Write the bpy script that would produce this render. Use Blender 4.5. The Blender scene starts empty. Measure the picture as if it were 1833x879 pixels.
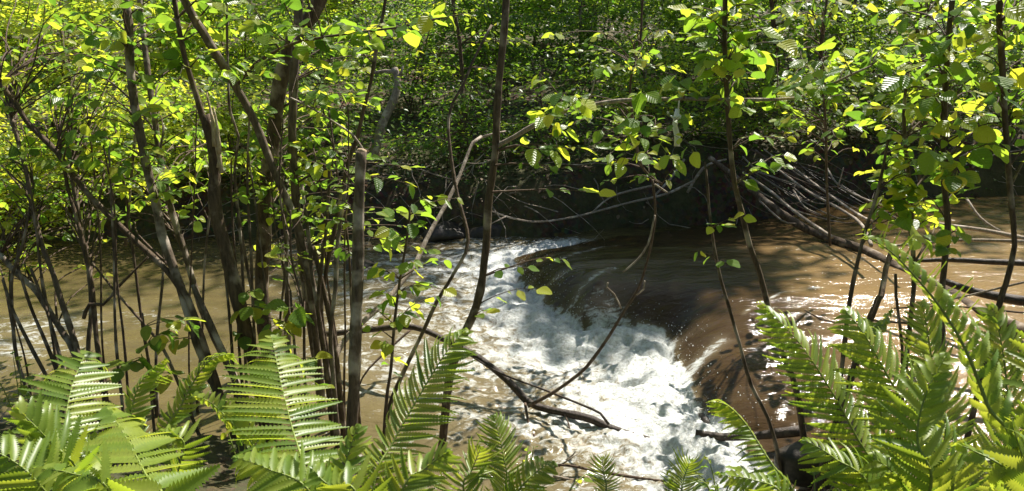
import bpy, math, random
import numpy as np
from mathutils import Vector, Matrix

# ------------------------------------------------------------------ camera, sky, sun, exposure
scene = bpy.context.scene
COL = scene.collection
PITCH = math.radians(15.3)
CAMZ = 2.2
FPX = 1411.2                       # focal length in photograph pixels
cam_d = bpy.data.cameras.new('camera')
cam_d.sensor_width = 36.0
cam_d.lens = 36.0 * FPX / 1833.0
cam_d.clip_start = 0.05
cam_d.clip_end = 1000.0
cam = bpy.data.objects.new('camera', cam_d)
cam.location = (0, 0, CAMZ)
cam.rotation_euler = (math.pi / 2 - PITCH, 0, 0)
COL.objects.link(cam)
scene.camera = cam

SUN_AZ, SUN_EL = math.radians(36), math.radians(54)     # azimuth clockwise from +Y
sdir = Vector((math.sin(SUN_AZ) * math.cos(SUN_EL), math.cos(SUN_AZ) * math.cos(SUN_EL), math.sin(SUN_EL)))
world = bpy.data.worlds.new('World')
scene.world = world
world.use_nodes = True
wn = world.node_tree
sky = wn.nodes.new('ShaderNodeTexSky')
sky.sky_type = 'NISHITA'
sky.sun_disc = False
sky.sun_elevation = SUN_EL
sky.sun_rotation = SUN_AZ
wn.links.new(sky.outputs[0], wn.nodes['Background'].inputs[0])
wn.nodes['Background'].inputs[1].default_value = 0.06
sun_d = bpy.data.lights.new('sun', 'SUN')
sun_d.energy = 5.0
sun_d.angle = math.radians(0.5)
sun_d.color = (1.0, 0.95, 0.86)
sun = bpy.data.objects.new('sun', sun_d)
sun.rotation_euler = (-sdir).to_track_quat('-Z', 'Y').to_euler()
sun.location = sdir * 30
COL.objects.link(sun)
scene.view_settings.view_transform = 'Standard'
scene.view_settings.look = 'None'
scene.view_settings.gamma = 1.0
scene.view_settings.exposure = 1.05
scene.render.engine = 'CYCLES'
scene.cycles.use_denoising = True
scene.cycles.max_bounces = 8
scene.cycles.transparent_max_bounces = 8
scene.cycles.sample_clamp_indirect = 6.0

# ------------------------------------------------------------------ helpers
CP, SP = math.cos(PITCH), math.sin(PITCH)
def ray(px, py):
    a = (px - 916.5) / FPX; b = -(py - 439.5) / FPX
    return Vector((a, b * SP + CP, b * CP - SP))
def P(px, py, Y):                  # photo pixel -> point at ground distance Y
    d = ray(px, py); t = Y / d.y
    return Vector((d.x * t, Y, CAMZ + d.z * t))
def G(px, py, z):                  # photo pixel -> point on a level surface
    d = ray(px, py); t = (z - CAMZ) / d.z
    return Vector((d.x * t, d.y * t, z))

def _hash(ix, iy, s):
    h = (ix.astype(np.int64) * 374761393 + iy.astype(np.int64) * 668265263 + s * 1442695041) & 0xFFFFFFFF
    h = ((h ^ (h >> 13)) * 1274126177) & 0xFFFFFFFF
    return ((h ^ (h >> 16)) & 0xFFFF) / 65535.0
def vnoise(x, y, s=0):
    x = np.asarray(x, float); y = np.asarray(y, float)
    ix, iy = np.floor(x), np.floor(y); fx, fy = x - ix, y - iy
    fx = fx * fx * fx * (fx * (fx * 6 - 15) + 10); fy = fy * fy * fy * (fy * (fy * 6 - 15) + 10)
    a, b = _hash(ix, iy, s), _hash(ix + 1, iy, s)
    c, d = _hash(ix, iy + 1, s), _hash(ix + 1, iy + 1, s)
    return (a + (b - a) * fx) * (1 - fy) + (c + (d - c) * fx) * fy
def fbm(x, y, s=0, o=4, g=0.5):
    t = 0; a = 1.0; n = 0; f = 1.0
    for k in range(o):
        t = t + a * vnoise(x * f + 17.3 * k, y * f - 9.1 * k, s + k); n += a; a *= g; f *= 2.03
    return t / n * 2 - 1
def sstep(a, b, x):
    t = np.clip((x - a) / (b - a), 0, 1); return t * t * (3 - 2 * t)

def mesh_np(name, V, tris=None, quads=None, smooth=True):
    me = bpy.data.meshes.new(name)
    V = np.asarray(V, np.float32)
    tris = np.zeros((0, 3), np.int32) if tris is None or len(tris) == 0 else np.asarray(tris, np.int32)
    quads = np.zeros((0, 4), np.int32) if quads is None or len(quads) == 0 else np.asarray(quads, np.int32)
    me.vertices.add(len(V)); me.vertices.foreach_set('co', V.ravel())
    loops = np.concatenate([tris.ravel(), quads.ravel()])
    tot = np.concatenate([np.full(len(tris), 3), np.full(len(quads), 4)]).astype(np.int32)
    st = np.concatenate([[0], np.cumsum(tot)[:-1]]).astype(np.int32)
    me.loops.add(len(loops)); me.loops.foreach_set('vertex_index', loops.astype(np.int32))
    me.polygons.add(len(tot)); me.polygons.foreach_set('loop_start', st); me.polygons.foreach_set('loop_total', tot)
    if smooth: me.polygons.foreach_set('use_smooth', np.ones(len(tot), bool))
    me.update(calc_edges=True)
    return me

def link(name, me, mat=None, parent=None, loc=None):
    o = bpy.data.objects.new(name, me)
    if mat is not None and me is not None and len(me.materials) == 0: me.materials.append(mat)
    if parent is not None: o.parent = parent
    if loc is not None: o.location = loc
    COL.objects.link(o)
    return o
def tag(o, label, cat, group=None, kind=None):
    if label: o['label'] = label
    if cat: o['category'] = cat
    if group: o['group'] = group
    if kind: o['kind'] = kind
    return o
def root(name, loc, label, cat, group=None):
    o = bpy.data.objects.new(name, None); o.location = loc; o.empty_display_size = 0.1
    COL.objects.link(o)
    return tag(o, label, cat, group)

def smooth_line(pts, radii, step):
    """Catmull-Rom through pts with radii, resampled about every step metres"""
    pts = [np.array(p, float) for p in pts]
    if len(pts) == 2: pts = [pts[0], (pts[0] + pts[1]) / 2, pts[1]]; radii = [radii[0], (radii[0] + radii[1]) / 2, radii[1]]
    out, rr = [], []
    n = len(pts)
    for i in range(n - 1):
        p0 = pts[max(i - 1, 0)]; p1 = pts[i]; p2 = pts[i + 1]; p3 = pts[min(i + 2, n - 1)]
        k = max(1, int(round(np.linalg.norm(p2 - p1) / step)))
        for j in range(k):
            t = j / k
            out.append(0.5 * ((2 * p1) + (-p0 + p2) * t + (2 * p0 - 5 * p1 + 4 * p2 - p3) * t * t + (-p0 + 3 * p1 - 3 * p2 + p3) * t ** 3))
            rr.append(radii[i] * (1 - t) + radii[i + 1] * t)
    out.append(pts[-1]); rr.append(radii[-1])
    return np.array(out), np.array(rr)

class Tubes:
    def __init__(s): s.V, s.Q, s.T, s.n = [], [], [], 0
    def add(s, pts, radii, sides=6, rough=0.0, seed=0):
        pts = np.asarray(pts, float); radii = np.asarray(radii, float); n = len(pts)
        tan = np.gradient(pts, axis=0); tan /= np.linalg.norm(tan, axis=1)[:, None] + 1e-9
        ref = np.array([1.0, 0, 0]) if abs(tan[0][0]) < 0.8 else np.array([0, 1.0, 0])
        u = np.cross(tan[0], ref); u /= np.linalg.norm(u)
        ang = np.arange(sides) * 2 * math.pi / sides
        rng = np.random.default_rng(seed + 7)
        V = np.zeros((n * sides + 2, 3))
        for i in range(n):
            u = u - tan[i] * np.dot(u, tan[i]); u /= np.linalg.norm(u) + 1e-9
            w = np.cross(tan[i], u)
            r = radii[i] * (1 + (rng.uniform(-rough, rough, sides) if rough else 0))
            V[i * sides:(i + 1) * sides] = pts[i] + (np.cos(ang) * r)[:, None] * u + (np.sin(ang) * r)[:, None] * w
        V[-2] = pts[0]; V[-1] = pts[-1]
        a = np.arange(n - 1)[:, None] * sides + np.arange(sides)[None]
        b = np.arange(n - 1)[:, None] * sides + (np.arange(sides)[None] + 1) % sides
        Q = np.stack([a, b, b + sides, a + sides], -1).reshape(-1, 4)
        k = np.arange(sides); e = (n - 1) * sides
        T = np.concatenate([np.stack([np.full(sides, n * sides), (k + 1) % sides, k], -1),
                            np.stack([np.full(sides, n * sides + 1), e + k, e + (k + 1) % sides], -1)])
        s.V.append(V); s.Q.append(Q + s.n); s.T.append(T + s.n); s.n += len(V)
    def mesh(s, name, off=(0, 0, 0)):
        return mesh_np(name, np.concatenate(s.V) - np.array(off), np.concatenate(s.T), np.concatenate(s.Q))

# ------------------------------------------------------------------ materials
def new_mat(name):
    m = bpy.data.materials.new(name); m.use_nodes = True
    nt = m.node_tree
    for n in list(nt.nodes): nt.nodes.remove(n)
    out = nt.nodes.new('ShaderNodeOutputMaterial')
    class N: pass
    h = N(); h.nt = nt; h.out = out
    def node(t, **kw):
        n = nt.nodes.new(t)
        ins = kw.pop('ins', {})
        for k, v in kw.items(): setattr(n, k, v)
        for k, v in ins.items():
            if isinstance(v, bpy.types.NodeSocket): nt.links.new(v, n.inputs[k])
            else: n.inputs[k].default_value = v
        return n
    h.node = node
    def ramp(fac, stops, interp='LINEAR'):
        r = node('ShaderNodeValToRGB'); nt.links.new(fac, r.inputs[0]); r.color_ramp.interpolation = interp
        el = r.color_ramp.elements
        while len(el) < len(stops): el.new(0.5)
        for e, (p, c) in zip(el, stops): e.position = p; e.color = (c[0], c[1], c[2], 1)
        return r.outputs[0]
    h.ramp = ramp
    def mix(fac, a, b, mode='MIX'):
        n = node('ShaderNodeMix', data_type='RGBA', blend_type=mode)
        for i, v in ((0, fac), (6, a), (7, b)):
            if isinstance(v, bpy.types.NodeSocket): nt.links.new(v, n.inputs[i])
            else: n.inputs[i].default_value = v if i == 0 else (*v, 1)
        return n.outputs[2]
    h.mix = mix
    def math_(op, a, b=0.0, c=0.0, clamp=False):
        n = node('ShaderNodeMath', operation=op, use_clamp=clamp)
        for i, v in enumerate((a, b, c)):
            if isinstance(v, bpy.types.NodeSocket): nt.links.new(v, n.inputs[i])
            else: n.inputs[i].default_value = v
        return n.outputs[0]
    h.math = math_
    h.link = lambda a, b: nt.links.new(a, b)
    return m, h

def leaf_mat(name, stops, trans, rough=0.42, tfac=0.45, veins=True, stuff=False, spec=0.5):
    """stops: leaf colours picked per leaf; trans: colour of the light that comes through"""
    m, h = new_mat(name)
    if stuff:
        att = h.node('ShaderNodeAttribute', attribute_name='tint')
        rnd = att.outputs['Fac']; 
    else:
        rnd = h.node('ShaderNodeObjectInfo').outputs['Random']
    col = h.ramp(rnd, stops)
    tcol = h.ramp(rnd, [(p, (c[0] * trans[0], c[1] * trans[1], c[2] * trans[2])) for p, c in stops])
    tc = h.node('ShaderNodeTexCoord')
    nrm = None
    if veins:
        sp = h.node('ShaderNodeSeparateXYZ', ins={0: tc.outputs['Object']})
        ay = h.math('ABSOLUTE', sp.outputs[1])
        ph = h.math('SUBTRACT', h.math('MULTIPLY', sp.outputs[0], 44.0), h.math('MULTIPLY', ay, 34.0))
        wv = h.math('SINE', ph)
        v1 = h.math('GREATER_THAN', wv, 0.86)
        v2 = h.math('LESS_THAN', ay, 0.014)
        vv = h.math('MAXIMUM', h.math('MULTIPLY', v1, 0.35), h.math('MULTIPLY', v2, 0.7))
        lig = h.mix(0.45, col, (0.32, 0.36, 0.14))
        col = h.mix(vv, col, lig)
        bump = h.node('ShaderNodeBump', ins={'Strength': 0.35, 'Distance': 0.02, 'Height': wv})
        nrm = bump.outputs[0]
    no = h.node('ShaderNodeTexNoise', ins={'Scale': 9.0, 'Detail': 3.0, 'Vector': tc.outputs['Object']})
    f = h.math('MULTIPLY_ADD', no.outputs[0], 0.7, 0.65)
    col = h.mix(1.0, col, h.node('ShaderNodeCombineColor', ins={0: f, 1: f, 2: f}).outputs[0], 'MULTIPLY')
    p = h.node('ShaderNodeBsdfPrincipled', ins={'Base Color': col, 'Roughness': rough, 'Specular IOR Level': spec})
    t = h.node('ShaderNodeBsdfTranslucent', ins={'Color': tcol})
    if nrm is not None:
        h.link(nrm, p.inputs['Normal'])
    mx = h.node('ShaderNodeMixShader', ins={0: tfac, 1: p.outputs[0], 2: t.outputs[0]})
    h.link(mx.outputs[0], h.out.inputs[0])
    return m

GREENS = [(0.0, (0.055, 0.120, 0.016)), (0.35, (0.10, 0.185, 0.022)), (0.7, (0.19, 0.265, 0.030)), (1.0, (0.30, 0.32, 0.035))]
M_LEAF = leaf_mat('leaf_green', GREENS, (2.9, 2.7, 1.6), rough=0.36, tfac=0.55)
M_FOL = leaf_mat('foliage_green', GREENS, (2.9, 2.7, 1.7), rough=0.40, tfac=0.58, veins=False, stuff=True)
M_CANOPY = leaf_mat('canopy_green', GREENS, (2.5, 2.6, 1.5), tfac=0.35, veins=False, stuff=True)
M_HERB = leaf_mat('herb_green', [(0, (0.03, 0.08, 0.01)), (0.6, (0.055, 0.125, 0.014)), (1, (0.10, 0.16, 0.018))], (3.2, 3.2, 2), veins=False, stuff=True)
M_FERN = leaf_mat('fern_green', [(0.0, (0.10, 0.175, 0.022)), (0.5, (0.17, 0.245, 0.034)), (1.0, (0.26, 0.31, 0.05))], (2.7, 2.4, 1.2), rough=0.41, tfac=0.46, veins=False, spec=0.55)

def bark_mat(name, dark, mid, pale, patch=0.5, scale=18, rough=0.85):
    m, h = new_mat(name)
    tc = h.node('ShaderNodeTexCoord')
    mp = h.node('ShaderNodeMapping', ins={0: tc.outputs['Object'], 3: (1, 1, 0.22)})
    n1 = h.node('ShaderNodeTexNoise', ins={'Vector': mp.outputs[0], 'Scale': scale * 3, 'Detail': 6.0, 'Roughness': 0.7})
    n2 = h.node('ShaderNodeTexNoise', ins={'Vector': tc.outputs['Object'], 'Scale': scale * 0.45, 'Detail': 4.0})
    c = h.ramp(n1.outputs[0], [(0.3, dark), (0.62, mid)])
    f = h.ramp(n2.outputs[0], [(patch, (0, 0, 0)), (patch + 0.16, (1, 1, 1))])
    c = h.mix(f, c, pale)
    b = h.node('ShaderNodeBump', ins={'Strength': 0.7, 'Distance': 0.012, 'Height': n1.outputs[0]})
    p = h.node('ShaderNodeBsdfPrincipled', ins={'Base Color': c, 'Roughness': rough, 'Normal': b.outputs[0], 'Specular IOR Level': 0.3})
    h.link(p.outputs[0], h.out.inputs[0])
    return m
M_BARK = bark_mat('bark_brown', (0.032, 0.021, 0.013), (0.135, 0.092, 0.058), (0.36, 0.29, 0.22), 0.53)
M_BARK_GREY = bark_mat('bark_grey', (0.042, 0.030, 0.021), (0.175, 0.13, 0.09), (0.46, 0.39, 0.32), 0.51)
M_TWIG = bark_mat('twig_brown', (0.05, 0.032, 0.022), (0.14, 0.095, 0.065), (0.22, 0.17, 0.13), 0.55, 40)
M_DEAD = bark_mat('dead_wood_pale', (0.12, 0.09, 0.066), (0.36, 0.29, 0.225), (0.55, 0.47, 0.39), 0.52, 30)
M_WET = bark_mat('wet_wood_dark', (0.018, 0.012, 0.009), (0.075, 0.052, 0.036), (0.12, 0.09, 0.065), 0.6, 25, rough=0.45)
M_CUT = bark_mat('torn_wood', (0.30, 0.21, 0.12), (0.55, 0.43, 0.29), (0.62, 0.52, 0.40), 0.55, 40)

def ground_mat():
    m, h = new_mat('forest_soil')
    tc = h.node('ShaderNodeTexCoord')
    n1 = h.node('ShaderNodeTexNoise', ins={'Vector': tc.outputs['Object'], 'Scale': 9.0, 'Detail': 8.0, 'Roughness': 0.7})
    n2 = h.node('ShaderNodeTexNoise', ins={'Vector': tc.outputs['Object'], 'Scale': 1.3, 'Detail': 4.0})
    vo = h.node('ShaderNodeTexVoronoi', ins={'Vector': tc.outputs['Object'], 'Scale': 22.0})
    c = h.ramp(n1.outputs[0], [(0.3, (0.045, 0.031, 0.020)), (0.7, (0.16, 0.115, 0.07))])
    lit = h.mix(0.6, c, vo.outputs['Color'], 'MULTIPLY')
    c = h.mix(h.ramp(n2.outputs[0], [(0.42, (0, 0, 0)), (0.6, (1, 1, 1))]), lit, h.mix(0.5, c, (0.05, 0.075, 0.018)))
    b = h.node('ShaderNodeBump', ins={'Strength': 0.9, 'Distance': 0.05, 'Height': n1.outputs[0]})
    p = h.node('ShaderNodeBsdfPrincipled', ins={'Base Color': c, 'Roughness': 0.92, 'Normal': b.outputs[0], 'Specular IOR Level': 0.25})
    h.link(p.outputs[0], h.out.inputs[0]); return m
M_SOIL = ground_mat()

def water_mat():
    m, h = new_mat('stream_water')
    tc = h.node('ShaderNodeTexCoord')
    at = h.node('ShaderNodeAttribute', attribute_name='foam')
    up = h.node('ShaderNodeAttribute', attribute_name='upstream')
    flow = h.node('ShaderNodeAttribute', attribute_name='flow')       # stretched coordinates that follow the current
    nb = h.node('ShaderNodeTexNoise', ins={'Vector': flow.outputs['Vector'], 'Scale': 2.2, 'Detail': 5.0, 'Roughness': 0.6})
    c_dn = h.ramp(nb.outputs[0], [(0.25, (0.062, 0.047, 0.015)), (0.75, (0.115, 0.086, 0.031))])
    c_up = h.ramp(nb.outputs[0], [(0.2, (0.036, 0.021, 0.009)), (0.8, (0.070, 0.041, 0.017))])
    sh = h.node('ShaderNodeAttribute', attribute_name='sunlit_sand')      # sunlit tan over sand, painted in on the right; darker elsewhere for shade
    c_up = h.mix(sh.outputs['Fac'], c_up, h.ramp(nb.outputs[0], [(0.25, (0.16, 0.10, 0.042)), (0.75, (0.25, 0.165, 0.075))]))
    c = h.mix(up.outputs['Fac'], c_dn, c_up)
    c = h.mix(h.math('MULTIPLY', at.outputs['Fac'], 0.6, clamp=True), c, (0.30, 0.245, 0.16))
    nf = h.node('ShaderNodeTexNoise', ins={'Vector': flow.outputs['Vector'], 'Scale': 8.0, 'Detail': 10.0, 'Roughness': 0.72, 'Distortion': 1.0})
    nf2 = h.node('ShaderNodeTexNoise', ins={'Vector': tc.outputs['Object'], 'Scale': 42.0, 'Detail': 7.0, 'Roughness': 0.75})
    nn = h.math('ADD', h.math('MULTIPLY', nf.outputs[0], 0.72), h.math('MULTIPLY', nf2.outputs[0], 0.28))
    # foam shows where the noise stays under the amount of foam
    thr = h.math('SUBTRACT', h.math('MULTIPLY', at.outputs['Fac'], 0.62), h.math('MULTIPLY_ADD', nn, 1.5, -0.47))
    f = h.math('SMOOTH_MIN', h.math('MULTIPLY_ADD', thr, 5.5, 0.1), 1.0, 0.15, clamp=True)
    f = h.math('MAXIMUM', f, 0.0)
    wave = h.node('ShaderNodeTexNoise', ins={'Vector': flow.outputs['Vector'], 'Scale': 11.0, 'Detail': 5.0, 'Roughness': 0.6, 'Distortion': 0.4})
    b = h.node('ShaderNodeBump', ins={'Strength': 0.5, 'Distance': 0.03, 'Height': wave.outputs[0]})
    pw = h.node('ShaderNodeBsdfPrincipled', ins={'Base Color': c, 'Roughness': 0.09, 'IOR': 1.33, 'Normal': b.outputs[0]})
    fc = h.ramp(nf2.outputs[0], [(0.33, (0.40, 0.39, 0.33)), (0.55, (0.76, 0.78, 0.76))])
    fb = h.node('ShaderNodeBump', ins={'Strength': 0.9, 'Distance': 0.05, 'Height': nn})
    pf = h.node('ShaderNodeBsdfPrincipled', ins={'Base Color': fc, 'Roughness': 0.55, 'Normal': fb.outputs[0], 'Subsurface Weight': 0.0})
    mx = h.node('ShaderNodeMixShader', ins={0: f, 1: pw.outputs[0], 2: pf.outputs[0]})
    h.link(mx.outputs[0], h.out.inputs[0]); return m
M_WATER = water_mat()

def plain_mat(name, c, rough=0.5, spec=0.5, noise=0.0):
    m, h = new_mat(name)
    tc = h.node('ShaderNodeTexCoord')
    n = h.node('ShaderNodeTexNoise', ins={'Vector': tc.outputs['Object'], 'Scale': 14.0, 'Detail': 6.0, 'Roughness': 0.65})
    col = h.ramp(n.outputs[0], [(0.3, tuple(v * (1 - noise) for v in c)), (0.7, tuple(min(1, v * (1 + noise)) for v in c))])
    b = h.node('ShaderNodeBump', ins={'Strength': 0.5, 'Distance': 0.02, 'Height': n.outputs[0]})
    p = h.node('ShaderNodeBsdfPrincipled', ins={'Base Color': col, 'Roughness': rough, 'Specular IOR Level': spec, 'Normal': b.outputs[0]})
    h.link(p.outputs[0], h.out.inputs[0]); return m
M_ROCK = plain_mat('wet_rock', (0.05, 0.038, 0.027), 0.5, 0.4, 0.7)
M_DROP = plain_mat('water_drop', (0.72, 0.75, 0.76), 0.1, 0.6, 0.05)
M_STALK = plain_mat('fern_stalk', (0.20, 0.25, 0.05), 0.5, 0.4, 0.2)
M_LITTER = leaf_mat('litter_brown', [(0, (0.06, 0.035, 0.018)), (0.5, (0.16, 0.10, 0.05)), (1, (0.30, 0.22, 0.13))], (0.5, 0.4, 0.3), rough=0.7, tfac=0.1, veins=False, stuff=True)

# ------------------------------------------------------------------ ground
NB_X = [-40, -8, -4.5, -3, -1.9, -1.2, -0.5, 0.0, 0.9, 1.5, 2.4, 4, 8, 40]
NB_Y = [4.4, 4.3, 4.1, 4.05, 3.9, 3.7, 3.4, 3.2, 3.2, 3.35, 3.5, 3.6, 3.8, 4.0]
FB_X = [-40, -8, -5, -3, -1, 0.2, 1.2, 2.5, 4, 6, 9, 40]
FB_Y = [8.9, 8.6, 8.15, 8.3, 8.45, 8.3, 8.75, 8.9, 9.1, 9.35, 9.8, 10.5]
def ground_z(x, y):
    x = np.asarray(x, float); y = np.asarray(y, float)
    nb = np.interp(x, NB_X, NB_Y) + 0.12 * fbm(x * 2.1, y * 0 + 3.3, 5, 2)
    fb = np.interp(x, FB_X, FB_Y) + 0.18 * fbm(x * 1.7, y * 0 + 8.1, 9, 3)
    top = np.interp(x, [-8, -2, 1, 3, 8], [0.52, 0.55, 0.6, 0.74, 0.8]) + 0.07 * fbm(x * 1.8, y * 1.8, 11, 4)
    top = top - 0.36 * sstep(0, 1, (y - 1.7) / (nb - 1.8))
    near = top + (-0.5 - top) * sstep(-0.28, 0.35, y - nb)
    d = y - fb
    lift = np.interp(x, [-8, 0, 2, 8], [0.42, 0.55, 0.8, 0.95])
    far = -0.5 + (lift + 0.5) * sstep(-0.2, 0.42, d) + np.clip(d - 0.3, 0, 26) * 0.155 + np.clip(d - 26, 0, 60) * 0.05 \
        + 0.22 * fbm(x * 0.55, y * 0.55, 21, 4) * sstep(0.2, 2.5, d) + 0.05 * fbm(x * 3, y * 3, 23, 3) * sstep(0, .5, d)
    return np.where(y < (nb + fb) / 2, near, far)
def gz(x, y): return float(ground_z(np.array([x]), np.array([y]))[0])

def axis(parts):
    v = [np.arange(a, b, s) for a, b, s in parts]
    return np.unique(np.round(np.concatenate(v + [[parts[-1][1]]]), 4))
def grid(xs, ys, zfun):
    X, Y = np.meshgrid(xs, ys, indexing='xy'); Z = zfun(X.ravel(), Y.ravel())
    V = np.stack([X.ravel(), Y.ravel(), Z], 1); nx, ny = len(xs), len(ys)
    i = (np.arange(ny - 1)[:, None] * nx + np.arange(nx - 1)[None]).ravel()
    return V, np.stack([i, i + 1, i + nx + 1, i + nx], 1)
gx = axis([(-160, -40, 12), (-40, -10, 2), (-10, 10, 0.11), (10, 40, 2), (40, 160, 12)])
gy = axis([(-160, -10, 12), (-10, 1.0, 0.6), (1.0, 11, 0.09), (11, 20, 0.3), (20, 60, 2), (60, 300, 15)])
V, Q = grid(gx, gy, ground_z)
link('ground', mesh_np('ground', V, None, Q), M_SOIL)['kind'] = 'structure'

# ------------------------------------------------------------------ stream
FOOT = np.array([[*G(1150, 378, 0.30)[:2]], [*G(1090, 395, 0.2)[:2]], [*G(1000, 430, 0.08)[:2]], [*G(915, 462, 0.05)[:2]], [*G(925, 505, 0.03)[:2]],
                 [*G(975, 558, 0.02)[:2]], [*G(1035, 598, 0.02)[:2]], [*G(1110, 592, 0.02)[:2]], [*G(1185, 605, 0.02)[:2]], [*G(1205, 655, 0.02)[:2]],
                 [*G(1240, 735, 0.02)[:2]], [*G(1330, 805, 0.02)[:2]], [*G(1420, 900, 0.02)[:2]]])
def dist_line(x, y, L, signed=False):
    best = np.full(x.shape, 1e9); sg = np.ones(x.shape); par = np.zeros(x.shape); acc = 0.0
    for a, b in zip(L[:-1], L[1:]):
        d = b - a; l2 = d @ d; l = math.sqrt(l2)
        t = np.clip(((x - a[0]) * d[0] + (y - a[1]) * d[1]) / l2, 0, 1)
        q = np.hypot(x - a[0] - t * d[0], y - a[1] - t * d[1])
        m = q < best - 1e-6
        cr = d[0] * (y - a[1]) - d[1] * (x - a[0])
        best = np.where(m, q, best); sg = np.where(m, np.sign(cr), sg); par = np.where(m, acc + t * l, par); acc += l
    return (best * sg, par) if signed else best
def water_fields(x, y):
    jx = 0.05 * fbm(x * 7, y * 7, 31, 3); jy = 0.05 * fbm(x * 7, y * 7, 37, 3)
    s, par = dist_line(x + jx, y + jy, FOOT, True)
    s2, _ = dist_line(x, y, FOOT, True)
    W = np.interp(par, [0, 1.2, 2.2, 3.2, 4.6, 6.2], [0.5, 0.7, 0.6, 0.5, 0.65, 0.75]) * (1 + 0.35 * fbm(par * 1.6, par * 0 + 2.2, 33, 2))
    drop = np.interp(y, [3.3, 4.6, 5.4, 6.4, 7.4, 8.6], [0.17, 0.20, 0.33, 0.31, 0.15, 0.06])
    t = np.clip(s2 / W, 0, 1)
    zup = drop * (1 - (1 - t) ** 2.2)
    zup = zup + np.clip(s2 - W, 0, 30) * 0.012
    zup = np.where(s2 > 0, zup, 0)
    # upstream rise towards the common level behind the weir
    zup = zup + sstep(0.2, 3.0, s2) * (0.37 - drop)
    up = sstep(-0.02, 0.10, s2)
    # water sliding over boulders on the crest
    for (px, py, h, r) in ((1300, 612, 0.05, 0.22), (1335, 680, 0.06, 0.2), (1085, 530, 0.075, 0.26), (1150, 560, 0.04, 0.2), (985, 470, 0.03, 0.2), (1440, 560, 0.02, 0.3)):
        c = G(px, py, 0.33); zup = zup + up * h * np.exp(-(((x - c.x) / r) ** 2 + ((y - c.y) / (r * 0.8)) ** 2))
    flutes = fbm(par * 5.0, s2 * 1.2, 41, 3)
    zup = zup + up * (0.034 * flutes * np.exp(-((s2 - 0.4) / 0.5) ** 2) + 0.011 * fbm(x * 1.9, y * 5, 43, 4))
    d = np.where(s < 0, -s, 0); dn = s <= 0
    reach = np.interp(y, [3.3, 4.2, 5.5, 6.6, 7.6, 8.8], [0.9, 1.0, 0.85, 0.6, 0.45, 0.3])
    body = np.exp(-(d / reach) ** 1.6) * dn * sstep(0.25, 1.1, par)
    lm = np.clip(1 - (np.abs(x + 0.2) / 3.2), 0, 1) * dn
    trail = dn * 0.55 * np.exp(-np.clip(d - 0.6, 0, 50) / 2.3) * sstep(0.3, 1.4, par)
    left = dn * 0.42 * np.exp(-(((x + 3.6) / 0.8) ** 2 + ((y - 5.3) / 0.9) ** 2))
    foam = np.maximum(np.maximum(body * 1.05, trail), left)
    foam = foam + dn * 0.16 * fbm(x * 0.9 + 4, y * 2.4, 51, 3)
    streak = sstep(0.15, 0.5, fbm(par * 4.2, s2 * 0.5, 93, 3)) * np.exp(-(np.clip(s2, 0, 9) / 0.55)) * 0.55
    # foam on the edge of the crest
    foam = np.where(s > 0, np.maximum(np.exp(-(s / 0.05) ** 2) * 0.9 * sstep(0.25, 1.0, par), streak), foam)
    for pts, w, a in (([(995, 508), (1050, 488), (1105, 470)], 0.05, 0.5), ([(1190, 605), (1240, 590), (1290, 573)], 0.07, 0.62),
                      ([(1330, 545), (1400, 520), (1470, 512)], 0.02, 0.5), ([(1010, 440), (1100, 405)], 0.05, 0.5)):
        L = np.array([G(a_, b_, 0.36)[:2] for a_, b_ in pts])
        foam = np.maximum(foam, up * a * np.exp(-(dist_line(x + jx * 0.6, y + jy * 0.6, L) / w) ** 2))
    bil = 1 - np.abs(fbm(x * 7.0, y * 9.0, 61, 5, 0.6)) * 2.2
    turb = np.clip(body, 0, 1)
    zdn = turb * (0.05 * bil - 0.01 + 0.010 * fbm(x * 15, y * 17, 63, 2)) + 0.07 * np.exp(-((d - 0.18) / 0.16) ** 2) * dn * np.interp(y, [3.3, 6, 8], [1, 0.8, 0.3]) \
        + dn * (0.016 + 0.03 * trail) * fbm(x * 2.6, y * 4.6, 71, 4)
    z = np.where(s2 > 0, zup + 0.05 * np.exp(-(np.abs(s2) / 0.06) ** 2) * bil * (y < 7.5), zdn)
    sun_sand = up * sstep(1.5, 2.7, x + 0.35 * fbm(x * 1.1, y * 1.6, 97, 3)) * sstep(8.2, 6.2, y)  # mask of the painted sunlit tan on the right
    return z, np.clip(foam, 0, 1.3), up, par, s2, sun_sand
wx = axis([(-60, -9, 1.5), (-9, -2.2, 0.07), (-2.2, 2.6, 0.02), (2.6, 9, 0.06), (9, 60, 1.5)])
wy = axis([(3.0, 7.0, 0.02), (7.0, 11.2, 0.045)])
store = {}
def wz(x, y):
    z, f, u, par, s2, sh = water_fields(x, y)
    store.update(f=f, u=u, sh=sh, par=par, s2=s2); return z
V, Q = grid(wx, wy, wz)
me = mesh_np('stream', V, None, Q)
for nm, k in (('foam', 'f'), ('upstream', 'u'), ('sunlit_sand', 'sh')):
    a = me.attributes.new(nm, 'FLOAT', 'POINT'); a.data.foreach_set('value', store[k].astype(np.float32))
# coordinates stretched along the current: across the weir near it, along the channel elsewhere
ang = 0.5 * np.exp(-np.abs(store['s2']) / 0.8)
fl = np.stack([V[:, 0] * 0.75 + 0.25 * V[:, 1] * ang, V[:, 1] * 1.3 + 0.12 * fbm(V[:, 0] * .7, V[:, 1] * .7, 81, 2), V[:, 2] * 1.5], 1)
a = me.attributes.new('flow', 'FLOAT_VECTOR', 'POINT'); a.data.foreach_set('vector', fl.astype(np.float32).ravel())
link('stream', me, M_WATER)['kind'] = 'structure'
def water_z(x, y): return float(water_fields(np.array([x]), np.array([y]))[0][0])

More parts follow.
